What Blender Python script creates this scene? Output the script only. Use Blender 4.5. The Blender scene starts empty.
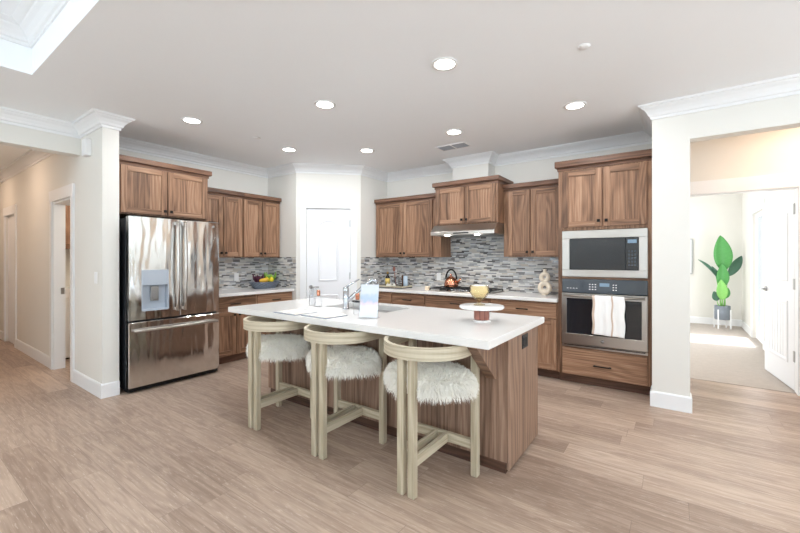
import bpy, bmesh, math, random
from math import sin, cos, pi, radians
from mathutils import Vector, Matrix
rnd = random.Random(7)
S = bpy.context.scene
C = S.collection

# ------------------------------------------------------------------ camera, world, light
cam = bpy.data.cameras.new('camera'); camo = bpy.data.objects.new('camera', cam); C.objects.link(camo)
cam.sensor_width = 36; cam.lens = 382.6 / 800 * 36; cam.shift_y = -(266.5 - 258.8) / 800
cam.clip_start = .05
camo.location = (0, 0, 1.36); camo.rotation_euler = (pi / 2, 0, radians(35.63))
S.camera = camo
S.view_settings.view_transform = 'Standard'; S.view_settings.look = 'None'
S.view_settings.gamma = 1; S.view_settings.use_curve_mapping = False
S.view_settings.exposure = 0.09
S.cycles.max_bounces = 10; S.cycles.diffuse_bounces = 6; S.cycles.glossy_bounces = 4
S.cycles.transmission_bounces = 8; S.cycles.transparent_max_bounces = 8
S.cycles.sample_clamp_indirect = 6; S.cycles.caustics_refractive = False; S.cycles.caustics_reflective = False

W = bpy.data.worlds.new('sky'); S.world = W; W.use_nodes = True
W.node_tree.nodes['Background'].inputs[0].default_value = (.82, .91, 1, 1)
W.node_tree.nodes['Background'].inputs[1].default_value = 2.0

def add_light(name, kind, loc, energy, color=(1, 1, 1), rot=(0, 0, 0), parent=None, **kw):
    l = bpy.data.lights.new(name, kind); l.energy = energy; l.color = color
    for k, v in kw.items(): setattr(l, k, v)
    o = bpy.data.objects.new(name, l); C.objects.link(o); o.location = loc; o.rotation_euler = rot
    if parent: o.parent = parent
    return o
# low sun that enters the far bedroom through its glazed side door
sun = add_light('sun', 'SUN', (8, 8, 6), 9.0, (1, .96, .9), angle=radians(.6))
sun.rotation_euler = Vector((-1, -.12, -.95)).to_track_quat('-Z', 'Y').to_euler()
DAY = (.75, .91, 1); WB_, WS_ = 104, 92
WIN_BACK = [(-5.05, -3.25), (-.35, 1.55), (2.2, 4.1)]          # x ranges, wall y = -4.5
WIN_SIDE = [(-3.3, -1.5), (-.9, .9), (1.5, 3.3)]            # y ranges, wall x = 4.5
for a, b in WIN_BACK:  # added lamps at unseen windows, turned up so the ceiling bounces their light
    add_light('window_daylight', 'AREA', ((a + b) / 2, -4.40, 1.25), WB_, DAY, (radians(90 + 79), 0, 0), shape='RECTANGLE', size=b - a - .1, size_y=2.2)
for a, b in WIN_SIDE:  # same upward fill at the unseen side windows
    add_light('window_daylight', 'AREA', (4.40, (a + b) / 2, 1.45), WS_, DAY, (radians(90 + 79), 0, radians(90)), shape='RECTANGLE', size=b - a - .1, size_y=1.8)
add_light('bedroom_window_daylight', 'AREA', (-2.3, 7.6, 1.5), 84, (.95, .98, 1), (radians(90), 0, radians(-90)), shape='RECTANGLE', size=2.2, size_y=1.7)  # fill added to brighten the bedroom; no window in this wall
add_light('bedroom_door_daylight', 'AREA', (1.07, 8.38, 1.06), 26, (.97, .98, 1), (radians(90), 0, radians(90)), shape='RECTANGLE', size=.8, size_y=1.9)

# ------------------------------------------------------------------ material helpers
class NT:
    def __init__(s, name):
        s.m = bpy.data.materials.new(name); s.m.use_nodes = True
        s.t = s.m.node_tree; s.b = s.t.nodes['Principled BSDF']
    def n(s, typ, **kw):
        o = s.t.nodes.new('ShaderNode' + typ)
        for k, v in kw.items(): setattr(o, k, v)
        return o
    def put(s, v, sock):
        if hasattr(v, 'is_output'): s.t.links.new(v, sock)
        elif v is not None: sock.default_value = v
    def math(s, op, a, b=None, c=None):
        o = s.n('Math', operation=op); s.put(a, o.inputs[0]); s.put(b, o.inputs[1]); s.put(c, o.inputs[2]); return o.outputs[0]
    def xyz(s, x, y, z=0.0):
        o = s.n('CombineXYZ'); s.put(x, o.inputs[0]); s.put(y, o.inputs[1]); s.put(z, o.inputs[2]); return o.outputs[0]
    def sep(s, v):
        o = s.n('SeparateXYZ'); s.put(v, o.inputs[0]); return o.outputs
    def noise(s, vec, scale, detail=4, rough=.55, dist=0):
        o = s.n('TexNoise'); s.put(vec, o.inputs['Vector']); o.inputs['Scale'].default_value = scale
        o.inputs['Detail'].default_value = detail; o.inputs['Roughness'].default_value = rough; o.inputs['Distortion'].default_value = dist
        return o.outputs['Fac']
    def white(s, vec):
        o = s.n('TexWhiteNoise', noise_dimensions='3D'); s.put(vec, o.inputs['Vector']); return o.outputs['Value']
    def ramp(s, fac, stops, interp='LINEAR'):
        o = s.n('ValToRGB'); r = o.color_ramp; r.interpolation = interp
        while len(r.elements) < len(stops): r.elements.new(.5)
        for e, (p, c) in zip(r.elements, stops):
            e.position = p; e.color = (*c, 1)
        s.put(fac, o.inputs[0]); return o.outputs[0]
    def mix(s, fac, a, b, mode='MIX'):
        o = s.n('Mix', data_type='RGBA', blend_type=mode); s.put(fac, o.inputs[0])
        for v, k in ((a, 6), (b, 7)):
            s.put((*v, 1) if isinstance(v, tuple) and len(v) == 3 else v, o.inputs[k])
        return o.outputs[2]
    def bump(s, h, strength=.2, dist=.01):
        o = s.n('Bump'); s.put(h, o.inputs['Height']); o.inputs['Strength'].default_value = strength; o.inputs['Distance'].default_value = dist
        s.t.links.new(o.outputs[0], s.b.inputs['Normal'])
    def set(s, **kw):
        names = dict(col='Base Color', rough='Roughness', metal='Metallic', trans='Transmission Weight', ior='IOR', emit='Emission Color', es='Emission Strength', coat='Coat Weight', sheen='Sheen Weight', alpha='Alpha', spec='Specular IOR Level', sss='Subsurface Weight')
        for k, v in kw.items():
            if isinstance(v, tuple) and len(v) == 3: v = (*v, 1)
            s.put(v, s.b.inputs[names[k]])
        return s
    def pos(s): return s.n('NewGeometry').outputs['Position']
    def obj(s): return s.n('TexCoord').outputs['Object']

def lin(r, g, b):
    f = lambda c: (c / 255 / 12.92) if c / 255 <= .04045 else ((c / 255 + .055) / 1.055) ** 2.4
    return (f(r), f(g), f(b))
def plain(name, rgb, rough=.5, metal=0, var=.04, scale=6, **kw):
    t = NT(name); c = lin(*rgb); k = tuple(x * (1 - var) for x in c)
    f = t.noise(t.obj(), scale, 3)
    t.set(col=t.mix(f, c, k), rough=rough, metal=metal, **kw); return t.m

def wood(name, dark, mid, light, rough=.42, fine=1.0, bend=48.0):
    t = NT(name)
    uv = t.n('TexCoord').outputs['UV']; u, v, _ = t.sep(uv)
    at = t.n('Attribute', attribute_name='board'); br = t.sep(at.outputs['Color'])[0]
    z = t.math('MULTIPLY', br, 37.0)
    low = t.noise(t.xyz(t.math('MULTIPLY', u, .8), t.math('MULTIPLY', v, 4.5), z), 1, 2, .45)
    streak = t.noise(t.xyz(t.math('MULTIPLY', u, 2.6), t.math('MULTIPLY', v, 120 * fine), z), 1, 6, .62)
    ring = t.math('SINE', t.math('ADD', t.math('MULTIPLY', v, 110.0), t.math('MULTIPLY', low, bend)))
    ring = t.math('MULTIPLY_ADD', ring, .5, .5)
    tone = t.noise(t.xyz(t.math('MULTIPLY', u, .5), t.math('MULTIPLY', v, 9), z), 1, 2)
    f = t.math('ADD', t.math('MULTIPLY', streak, .66), t.math('MULTIPLY', ring, .12))
    f = t.math('ADD', f, t.math('MULTIPLY', tone, .18))
    f = t.math('ADD', f, t.math('MULTIPLY', t.math('SUBTRACT', br, .5), .16))
    col = t.ramp(f, [(.30, dark), (.52, mid), (.74, light)])
    t.set(col=col, rough=rough, spec=.35); t.bump(streak, .06, .004)
    return t.m

M = {}
M['wall'] = plain('wall_paint', (228, 226, 220), .85, var=.02, scale=2)
M['ceil'] = plain('ceiling_paint', (247, 250, 253), .9, var=.015, scale=2)
M['trim'] = plain('trim_paint', (236, 237, 238), .45, var=.01)
M['doorw'] = plain('door_paint', (236, 237, 240), .4, var=.01)
M['wood'] = wood('walnut_cabinet', lin(90, 65, 49), lin(150, 114, 89), lin(186, 150, 123))
M['woodtop'] = wood('walnut_moulding', lin(78, 55, 42), lin(120, 87, 68), lin(150, 114, 92))
M['woodisl'] = wood('walnut_island', lin(94, 72, 58), lin(148, 119, 100), lin(186, 158, 138), .48, 1.35, 35)
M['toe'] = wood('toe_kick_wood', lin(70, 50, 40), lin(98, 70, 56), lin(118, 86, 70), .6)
M['oak'] = wood('pale_limed_oak', lin(164, 152, 128), lin(196, 185, 162), lin(218, 209, 189), .55)
M['cork'] = wood('reddish_turned_wood', lin(120, 74, 62), lin(158, 104, 90), lin(180, 128, 112), .4)
M['black'] = plain('black_metal', (26, 25, 25), .4, .6)
M['darkbody'] = plain('dark_appliance_body', (40, 42, 46), .5)
M['blackiron'] = plain('cast_iron', (30, 30, 31), .6)
M['plate'] = plain('white_plastic', (238, 238, 238), .35, var=.01)
M['gap'] = plain('slot_shade_black', (22, 20, 19), .8)
M['copper'] = plain('copper', (206, 140, 112), .22, 1)
M['chrome'] = plain('chrome', (196, 199, 204), .12, 1, var=.02)
M['nickel'] = plain('brushed_nickel', (170, 170, 170), .28, 1)

t = NT('brushed_steel'); p = t.sep(t.obj())
st = t.noise(t.xyz(t.math('MULTIPLY', p[0], 3), t.math('MULTIPLY', p[1], 3), t.math('MULTIPLY', p[2], 900)), 1, 3)
wob = t.noise(t.xyz(t.math('MULTIPLY', p[0], 5.5), t.math('MULTIPLY', p[1], 5.5), t.math('MULTIPLY', p[2], 1.2)), 1, 2, .5)
t.set(col=t.mix(st, lin(232, 231, 230), lin(216, 215, 214)), metal=1, rough=.12)
t.bump(wob, .8, .028); M['steel'] = t.m
t = NT('appliance_steel'); p = t.sep(t.obj())
st = t.noise(t.xyz(t.math('MULTIPLY', p[0], 2), t.math('MULTIPLY', p[1], 2), t.math('MULTIPLY', p[2], 900)), 1, 3)
t.set(col=t.mix(st, lin(196, 190, 183), lin(178, 172, 166)), metal=1, rough=.28); M['steel2'] = t.m

t = NT('black_glass'); t.set(col=lin(30, 34, 40), rough=.05, coat=.5); M['bglass'] = t.m
t = NT('grey_glass_panel'); t.set(col=lin(72, 80, 88), rough=.07, coat=.5); M['gglass'] = t.m
def glass(name, rgb, gloss=1.0, edge=.0):
    # thin clear sheet: see-through with a fresnel reflection
    t = NT(name); t.t.nodes.remove(t.b)
    tr = t.n('BsdfTransparent'); tr.inputs[0].default_value = (*lin(*rgb), 1)
    gl = t.n('BsdfGlossy'); gl.inputs['Roughness'].default_value = .03
    fz = t.n('LayerWeight'); fz.inputs['Blend'].default_value = .12
    mx = t.n('MixShader'); t.put(t.math('MULTIPLY_ADD', fz.outputs['Fresnel'], gloss, edge), mx.inputs[0])
    t.t.links.new(tr.outputs[0], mx.inputs[1]); t.t.links.new(gl.outputs[0], mx.inputs[2])
    t.t.links.new(mx.outputs[0], t.t.nodes['Material Output'].inputs[0]); return t.m
M['glass'] = glass('clear_glass', (244, 248, 249)); M['acrylic'] = glass('clear_acrylic', (251, 252, 253), .45, .02)
M['amber'] = glass('amber_glass', (250, 244, 226), .6, .03)
M['pane'] = glass('window_glass', (250, 252, 255), .5)

# quartz: white with very faint flecks
t = NT('white_quartz'); f = t.noise(t.pos(), 160, 3); g = t.noise(t.pos(), 3, 4)
t.set(col=t.mix(t.math('MULTIPLY', f, .5), lin(236, 234, 231), lin(222, 219, 216)), rough=.16, spec=.5); M['quartz'] = t.m
t = NT('marble'); v = t.noise(t.obj(), 9, 6, .6, 1.6)
t.set(col=t.ramp(v, [(.4, lin(244, 243, 241)), (.5, lin(222, 221, 220)), (.56, lin(246, 245, 243))]), rough=.2); M['marble'] = t.m

# plank floor: boards run along X
t = NT('plank_floor'); x, y, z = t.sep(t.pos())
RW, RL = .178, 1.52
yr = t.math('DIVIDE', y, RW); row = t.math('FLOOR', yr)
sh = t.math('MULTIPLY', t.white(t.xyz(row, 3.7, 1.1)), RL)
xr = t.math('DIVIDE', t.math('ADD', x, sh), RL); colm = t.math('FLOOR', xr)
r1 = t.white(t.xyz(row, colm, 2.3)); r2 = t.white(t.xyz(row, colm, 9.1))
fy = t.math('FRACT', yr); fx = t.math('FRACT', xr)
ey = t.math('MULTIPLY', t.math('MINIMUM', fy, t.math('SUBTRACT', 1.0, fy)), RW)
ex = t.math('MULTIPLY', t.math('MINIMUM', fx, t.math('SUBTRACT', 1.0, fx)), RL)
seam = t.math('LESS_THAN', t.math('MINIMUM', ey, ex), .0013)
off = t.math('MULTIPLY', r2, 60)
streak = t.noise(t.xyz(t.math('MULTIPLY', x, 2.0), t.math('MULTIPLY', y, 70), off), 1, 6, .6)
low = t.noise(t.xyz(t.math('MULTIPLY', x, 1.1), t.math('MULTIPLY', y, 8), off), 1, 3)
ring = t.math('MULTIPLY_ADD', t.math('SINE', t.math('ADD', t.math('MULTIPLY', y, 40), t.math('MULTIPLY', low, 46))), .5, .5)
f = t.math('ADD', t.math('MULTIPLY', streak, .42), t.math('MULTIPLY', low, .27))
f = t.math('ADD', f, t.math('MULTIPLY', ring, .09)); f = t.math('ADD', f, t.math('MULTIPLY', r1, .17))
col = t.ramp(f, [(.34, lin(146, 124, 109)), (.52, lin(176, 154, 137)), (.70, lin(200, 179, 161))])
fl = t.noise(t.xyz(t.math('MULTIPLY', x, 14), t.math('MULTIPLY', y, 150), off), 1, 2)
col = t.mix(t.math('MULTIPLY', t.math('GREATER_THAN', fl, .64), .3), col, lin(222, 206, 192))
col = t.mix(t.math('MULTIPLY', seam, .6), col, lin(112, 94, 84))
t.set(col=col, rough=t.math('MULTIPLY_ADD', streak, .2, .3), spec=.4); t.bump(streak, .08, .003); M['floor'] = t.m

# linear mosaic backsplash; horizontal coordinate = x + y so it wraps on both walls
t = NT('mosaic_tile'); x, y, z = t.sep(t.pos()); hcoord = t.math('SUBTRACT', x, y)
RH = .0185
zr = t.math('DIVIDE', z, RH); row = t.math('FLOOR', zr)
wd = t.math('MULTIPLY_ADD', t.white(t.xyz(row, 8.8, .5)), .065, .06)
hs = t.math('ADD', hcoord, t.white(t.xyz(row, 1.3, 4.2)))
hr = t.math('DIVIDE', hs, wd); cl = t.math('FLOOR', hr)
r1 = t.white(t.xyz(row, cl, .7)); r2 = t.white(t.xyz(row, cl, 5.7))
fz = t.math('FRACT', zr); fh = t.math('FRACT', hr)
ez = t.math('MULTIPLY', t.math('MINIMUM', fz, t.math('SUBTRACT', 1.0, fz)), RH)
eh = t.math('MULTIPLY', t.math('MINIMUM', fh, t.math('SUBTRACT', 1.0, fh)), wd)
seam = t.math('LESS_THAN', t.math('MINIMUM', ez, eh), .0011)
col = t.ramp(r1, [(0, lin(206, 204, 200)), (.2, lin(228, 226, 222)), (.34, lin(178, 180, 182)), (.50, lin(150, 152, 155)), (.62, lin(198, 190, 180)), (.74, lin(104, 102, 104)), (.84, lin(214, 216, 218)), (.93, lin(66, 62, 62))], 'CONSTANT')
mar = t.noise(t.xyz(t.math('MULTIPLY', hcoord, 12), t.math('MULTIPLY', z, 40), r2), 2, 5)
col = t.mix(t.math('MULTIPLY', mar, .22), col, lin(150, 146, 142))
col = t.mix(t.math('MULTIPLY', seam, .7), col, lin(190, 188, 185))
t.set(col=col, rough=t.math('MULTIPLY_ADD', r2, .45, .1)); M['tile'] = t.m

t = NT('carpet'); f = t.noise(t.pos(), 130, 3); g = t.noise(t.pos(), 14, 3)
t.set(col=t.mix(t.math('MULTIPLY_ADD', f, .6, t.math('MULTIPLY', g, .4)), lin(200, 190, 180), lin(160, 150, 142)), rough=.95); t.bump(f, .6, .01); M['carpet'] = t.m
t = NT('sheepskin'); x, y, z = t.sep(t.obj()); f = t.noise(t.obj(), 26, 3); at = t.n('Attribute', attribute_name='board')
a = t.sep(at.outputs['Color'])
c = t.mix(f, lin(254, 253, 250), lin(246, 241, 228)); c = t.mix(t.math('MULTIPLY', a[1], .3), c, lin(232, 224, 204))
t.set(col=c, rough=.9, sheen=.25); M['fur'] = t.m
t = NT('striped_towel'); u, v, _ = t.sep(t.n('TexCoord').outputs['UV'])
s1 = t.math('LESS_THAN', t.math('ABSOLUTE', t.math('SUBTRACT', u, .04)), .035); s2 = t.math('LESS_THAN', t.math('ABSOLUTE', t.math('SUBTRACT', u, .62)), .026)
wv = t.noise(t.xyz(t.math('MULTIPLY', u, 200), t.math('MULTIPLY', v, 200)), 1, 2)
t.set(col=t.mix(t.math('MULTIPLY', t.math('MAXIMUM', s1, s2), .7), lin(246, 245, 243), lin(186, 146, 112)), rough=.9); t.bump(wv, .15, .002); M['towel'] = t.m
t = NT('lamp_diffuser'); t.set(col=(1, 1, 1), emit=(1, .95, .87), es=14.0, rough=.5); M['lamp'] = t.m
t = NT('lit_display'); t.set(col=lin(20, 24, 30), emit=lin(170, 205, 235), es=.5, rough=.3); M['disp'] = t.m

# ------------------------------------------------------------------ mesh builder
class MB:
    def __init__(s):
        s.bm = bmesh.new(); s.uv = s.bm.loops.layers.uv.new('UVMap'); s.col = s.bm.loops.layers.float_color.new('board')
        s.dn = s.bm.faces.layers.int.new('done')
    def _fin(s, grain='z', mi=0, smooth=False):
        r = rnd.random(); ou, ov = rnd.random() * 9, rnd.random() * 9
        s.bm.normal_update()
        gi = 'xyz'.index(grain)
        for f in s.bm.faces:
            if f[s.dn]: continue
            f[s.dn] = 1; f.material_index = mi; f.smooth = smooth
            n = f.normal; k = max(range(3), key=lambda i: abs(n[i]))
            oth = [i for i in range(3) if i != k]
            ui = gi if gi in oth else oth[0]
            vi = [i for i in oth if i != ui][0]
            for l in f.loops:
                l[s.uv].uv = (l.vert.co[ui] + ou, l.vert.co[vi] + ov); l[s.col] = (r, 0, 0, 1)
        return s
    def box(s, x0, x1, y0, y1, z0, z1, grain='z', bev=0, mi=0, seg=1):
        if x0 > x1: x0, x1 = x1, x0
        if y0 > y1: y0, y1 = y1, y0
        if z0 > z1: z0, z1 = z1, z0
        vs = [s.bm.verts.new(p) for p in ((x0, y0, z0), (x1, y0, z0), (x1, y1, z0), (x0, y1, z0), (x0, y0, z1), (x1, y0, z1), (x1, y1, z1), (x0, y1, z1))]
        fs = [s.bm.faces.new([vs[i] for i in q]) for q in ((3, 2, 1, 0), (4, 5, 6, 7), (0, 1, 5, 4), (1, 2, 6, 5), (2, 3, 7, 6), (3, 0, 4, 7))]
        if bev:
            es = list({e for f in fs for e in f.edges})
            bmesh.ops.bevel(s.bm, geom=es, offset=bev, segments=seg, affect='EDGES', profile=.5)
        return s._fin(grain, mi)
    def prism(s, pts, axis, a, b, grain='z', mi=0, bev=0, smooth=False):
        def P(u, v, w): return {'x': (w, u, v), 'y': (u, w, v), 'z': (u, v, w)}[axis]
        A = [s.bm.verts.new(P(u, v, a)) for u, v in pts]; B = [s.bm.verts.new(P(u, v, b)) for u, v in pts]
        n = len(pts); fs = [s.bm.faces.new(A), s.bm.faces.new(B[::-1])]
        for i in range(n): fs.append(s.bm.faces.new([A[i], B[i], B[(i + 1) % n], A[(i + 1) % n]]))
        bmesh.ops.recalc_face_normals(s.bm, faces=fs)
        if bev:
            es = list({e for f in fs for e in f.edges}); bmesh.ops.bevel(s.bm, geom=es, offset=bev, segments=1, affect='EDGES')
        return s._fin(grain, mi, smooth)
    def rings(s, rings, closed=True, cap=True, mi=0, smooth=True, grain='z', loop=False):
        R = [[s.bm.verts.new(p) for p in r] for r in rings]; fs = []
        n = len(R[0]); m = len(R)
        for i in range(m if loop else m - 1):
            A, B = R[i], R[(i + 1) % m]
            for j in range(n if closed else n - 1):
                fs.append(s.bm.faces.new([A[j], A[(j + 1) % n], B[(j + 1) % n], B[j]]))
        if cap and closed and not loop:
            fs.append(s.bm.faces.new(R[0][::-1])); fs.append(s.bm.faces.new(R[-1]))
        bmesh.ops.recalc_face_normals(s.bm, faces=fs)
        return s._fin(grain, mi, smooth)
    def lathe(s, prof, c=(0, 0, 0), seg=28, mi=0, smooth=True, grain='z', squash=(1, 1)):
        return s.rings([[(c[0] + max(r, .0004) * cos(2 * pi * k / seg) * squash[0], c[1] + max(r, .0004) * sin(2 * pi * k / seg) * squash[1], c[2] + z) for k in range(seg)] for r, z in prof], cap=prof[0][0] < .002 and prof[-1][0] < .002, mi=mi, smooth=smooth, grain=grain)
    def tube(s, pts, r, seg=10, mi=0, cap=True, loop=False, grain='z'):
        pts = [Vector(p) for p in pts]; n = len(pts); R = []
        rr = r if isinstance(r, (list, tuple)) else [r] * n
        prev = None
        for i, p in enumerate(pts):
            if loop: d = pts[(i + 1) % n] - pts[i - 1]
            else: d = pts[min(i + 1, n - 1)] - pts[max(i - 1, 0)]
            d.normalize()
            if prev is None:
                a = Vector((0, 0, 1)) if abs(d.z) < .9 else Vector((1, 0, 0)); a = (a - d * a.dot(d)).normalized()
            else:
                a = prev - d * prev.dot(d); a.normalize()
            prev = a; b = d.cross(a)
            R.append([p + (a * cos(2 * pi * k / seg) + b * sin(2 * pi * k / seg)) * rr[i] for k in range(seg)])
        return s.rings(R, cap=cap, mi=mi, loop=loop, grain=grain)
    def ball(s, c, rx, ry=None, rz=None, mi=0, seg=18, rng=10, fn=None):
        ry = ry or rx; rz = rz or rx; R = []
        for i in range(rng + 1):
            th = pi * i / rng; q = []
            for k in range(seg):
                ph = 2 * pi * k / seg; k_ = fn(th, ph) if fn else 1; sn = max(sin(th), .01)
                q.append((c[0] + rx * sn * cos(ph) * k_, c[1] + ry * sn * sin(ph) * k_, c[2] + rz * cos(th) * k_))
            R.append(q)
        return s.rings(R, mi=mi)
    def build(s, name, mat, parent=None, recentre=True):
        me = bpy.data.meshes.new(name)
        off = Vector((0, 0, 0))
        if parent is None and recentre:
            vs = [v.co for v in s.bm.verts]
            off = Vector(((min(v.x for v in vs) + max(v.x for v in vs)) / 2, (min(v.y for v in vs) + max(v.y for v in vs)) / 2, min(v.z for v in vs)))
            for v in s.bm.verts: v.co -= off
        s.bm.faces.layers.int.remove(s.bm.faces.layers.int['done'])
        s.bm.to_mesh(me); s.bm.free()
        for m in (mat if isinstance(mat, (list, tuple)) else [mat]): me.materials.append(m)
        o = bpy.data.objects.new(name, me); C.objects.link(o); o.location = off
        if parent is not None: o.parent = parent
        return o

def tag(o, label=None, cat=None, group=None, kind=None):
    if label: o['label'] = label
    if cat: o['category'] = cat
    if group: o['group'] = group
    if kind: o['kind'] = kind
    return o
def thing(name, loc, label, cat, group=None, rz=0):
    o = bpy.data.objects.new(name, None); C.objects.link(o); o.location = loc; o.rotation_euler = (0, 0, rz)
    o.empty_display_size = .1
    return tag(o, label, cat, group)
def struct(mb, name, mat, label=None, cat=None):
    o = mb.build(name, mat); o['kind'] = 'structure'
    return tag(o, label, cat)
def copy_tree(o, parent=None):
    c = o.copy(); C.objects.link(c)
    if parent: c.parent = parent
    for ch in list(o.children): copy_tree(ch, c)
    return c
def sweep(path, prof, closed_path=False):
    mb = MB(); n = len(path); P = [Vector(p) for p in path]; R = []
    for i in range(n):
        ds = []
        if i > 0 or closed_path: ds.append((P[i] - P[i - 1]).normalized())
        if i < n - 1 or closed_path: ds.append((P[(i + 1) % n] - P[i]).normalized())
        ns = [Vector((d.y, -d.x)) for d in ds]
        m = ns[0] if len(ns) == 1 else (ns[0] + ns[1]) / (1 + ns[0].dot(ns[1]))
        R.append([(P[i].x + m.x * o, P[i].y + m.y * o, z) for o, z in prof])
    mb.rings(R, smooth=False, loop=closed_path)
    return mb

# ------------------------------------------------------------------ setting
CZ = 2.77; LX = -5.29; BY = 5.1; HY = 1.34; RY = 4.24
struct(MB().box(-10.6, 4.7, -4.7, 5.46, -.1, 0), 'floor', M['floor'], 'grey-brown wood plank floor', 'floor')
struct(MB().box(-2.6, 1.3, 5.46, 10.4, -.1, .004), 'floor_bedroom', M['carpet'], 'pale beige carpet of the bedroom', 'floor')
TX0, TX1, TY0, TY1 = -4.0, 3.2, -3.4, .74
cb = MB()
cb.box(-10.6, TX0, -4.7, 5.52, CZ, 3.2).box(TX1, 4.7, -4.7, 5.52, CZ, 3.2).box(TX0, TX1, TY1, 5.52, CZ, 3.2).box(TX0, TX1, -4.7, TY0, CZ, 3.2)
cb.box(TX0, TX1, TY0, TY1, 3.1, 3.2)
struct(cb, 'ceiling', M['ceil'], 'white ceiling with a recessed tray', 'ceiling')
struct(MB().box(-2.6, 1.3, 5.52, 10.4, CZ, 2.9), 'ceiling_bedroom', M['ceil'])

struct(MB().box(LX - .14, LX, 1.48, 5.24, 0, CZ), 'wall_left', M['wall'])
D1 = (-6.2, -5.47); D2 = (-8.93, -8.24); DH = 2.05
wh = MB()
wh.box(-10.5, D2[0], HY, 1.48, 0, CZ).box(D2[1], D1[0], HY, 1.44, 0, CZ).box(D1[1], -4.53, HY, 1.48, 0, CZ)
wh.box(D2[0], D2[1], HY, 1.48, DH, CZ).box(D1[0], D1[1], HY, 1.48, DH, CZ)
struct(wh, 'wall_hall', M['wall'], 'white hall wall ending in a column beside the refrigerator', 'wall')
struct(MB().box(-5.31, -5.17, -.25, HY, 2.47, CZ), 'wall_hall_beam', M['wall'])
struct(MB().box(-10.6, -10.5, -.4, 1.48, 0, CZ), 'wall_hall_end', M['wall'])
struct(MB().box(-10.5, -5.17, -.4, -.25, 0, CZ), 'wall_hall_side', M['wall'])
struct(MB().box(-5.31, -5.17, -4.6, -.4, 0, CZ), 'wall_left_rear', M['wall'])
wr = MB(); xs = -5.31
for a, b in WIN_BACK:
    wr.box(xs, a, -4.6, -4.5, 0, CZ).box(a, b, -4.6, -4.5, 0, .08).box(a, b, -4.6, -4.5, 2.4, CZ); xs = b
wr.box(xs, 4.6, -4.6, -4.5, 0, CZ); struct(wr, 'wall_rear', M['wall'])
we = MB(); ys = -4.5
for a, b in WIN_SIDE:
    we.box(4.5, 4.6, ys, a, 0, CZ).box(4.5, 4.6, a, b, 0, .5).box(4.5, 4.6, a, b, 2.4, CZ); ys = b
we.box(4.5, 4.6, ys, RY + .14, 0, CZ); struct(we, 'wall_side', M['wall'])
def window(k, x0, x1, z0, z1, along, at):
    f = MB(); w = .06
    def B(a, b, c, d, dep=.035):
        return f.box(a, b, at - dep, at + dep, c, d) if along == 'x' else f.box(at - dep, at + dep, a, b, c, d)
    B(x0, x0 + w, z0, z1); B(x1 - w, x1, z0, z1); B(x0 + w, x1 - w, z0, z0 + w); B(x0 + w, x1 - w, z1 - w, z1)
    m = (x0 + x1) / 2; B(m - .03, m + .03, z0 + w, z1 - w)
    o = struct(f, 'window_%d' % k, M['trim'])
    g = MB()
    if along == 'x': g.box(x0 + w, x1 - w, at - .004, at + .004, z0 + w, z1 - w)
    else: g.box(at - .004, at + .004, x0 + w, x1 - w, z0 + w, z1 - w)
    p = g.build('pane', M['pane']); p.parent = o; p.location = Vector(p.location) - Vector(o.location)
for i, (a, b) in enumerate(WIN_BACK): window(i + 1, a, b, .08, 2.4, 'x', -4.55)
for i, (a, b) in enumerate(WIN_SIDE): window(i + 4, a, b, .5, 2.4, 'y', 4.55)

# pantry corner: return, diagonal with door, return
PA = Vector((-4.6, 3.75)); PL = .962; PB = PA + Vector((1, 1)) / 2 ** .5 * PL
wp = MB()
wp.box(LX, PA.x, PA.y, PA.y + .12, 0, CZ)
wp.box(PB.x - .12, PB.x, PB.y, BY, 0, CZ)
def diag(s, d): q = PA + Vector((1, 1)) / 2 ** .5 * s + Vector((-1, 1)) / 2 ** .5 * d; return (q.x, q.y)
def dquad(s0, s1, d0, d1): return [diag(s0, d0), diag(s1, d0), diag(s1, d1), diag(s0, d1)]
DS0, DS1, DTOP = .15, .805, 2.125
wp.prism(dquad(0, DS0, 0, .12), 'z', 0, CZ).prism(dquad(DS1, PL, 0, .12), 'z', 0, CZ).prism(dquad(DS0, DS1, 0, .12), 'z', DTOP, CZ)
struct(wp, 'wall_pantry', M['wall'], 'angled white corner wall around the pantry door', 'wall')
struct(MB().box(PB.x - .12, -.03, BY, BY + .14, 0, CZ), 'wall_back', M['wall'])
CH = (-2.57, -2.03, 4.87)
struct(MB().box(CH[0], CH[1], CH[2], BY, 2.405, CZ), 'wall_duct_chase', M['wall'])
OX0, OX1 = .114, 1.4
wr = MB()
wr.box(-.167, OX0, RY, RY + .14, 0, CZ).box(OX0, OX1, RY, RY + .14, 2.42, CZ).box(OX1, 4.6, RY, RY + .14, 0, CZ)
wr.box(-.167, -.03, RY + .14, 5.4, 0, CZ)
struct(wr, 'wall_right', M['wall'], 'white wall with a wide cased opening right of the oven tower', 'wall')
VY = 5.4; BX0, BX1 = .085, 1.0; BDH = 2.07
wv = MB()
wv.box(-2.6, BX0 - .02, VY, VY + .12, 0, CZ).box(BX1 + .02, 2.3, VY, VY + .12, 0, CZ).box(BX0 - .02, BX1 + .02, VY, VY + .12, BDH + .02, CZ)
struct(wv, 'wall_vestibule', M['wall'])
struct(MB().box(2.2, 2.3, RY + .14, VY, 0, CZ), 'wall_vestibule_side', M['wall'])
GY0, GY1, GZ = 7.86, 8.9, 2.13
wb = MB()
wb.box(1.1, 1.22, VY + .12, GY0, 0, CZ).box(1.1, 1.22, GY1, 10.3, 0, CZ).box(1.1, 1.22, GY0, GY1, GZ, CZ)
struct(wb, 'wall_bedroom_right', M['wall'])
struct(MB().box(-2.6, 1.22, 10.2, 10.3, 0, CZ), 'wall_bedroom_far', M['wall'])
struct(MB().box(-2.6, -2.5, VY + .12, 10.2, 0, CZ), 'wall_bedroom_left', M['wall'])
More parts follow.
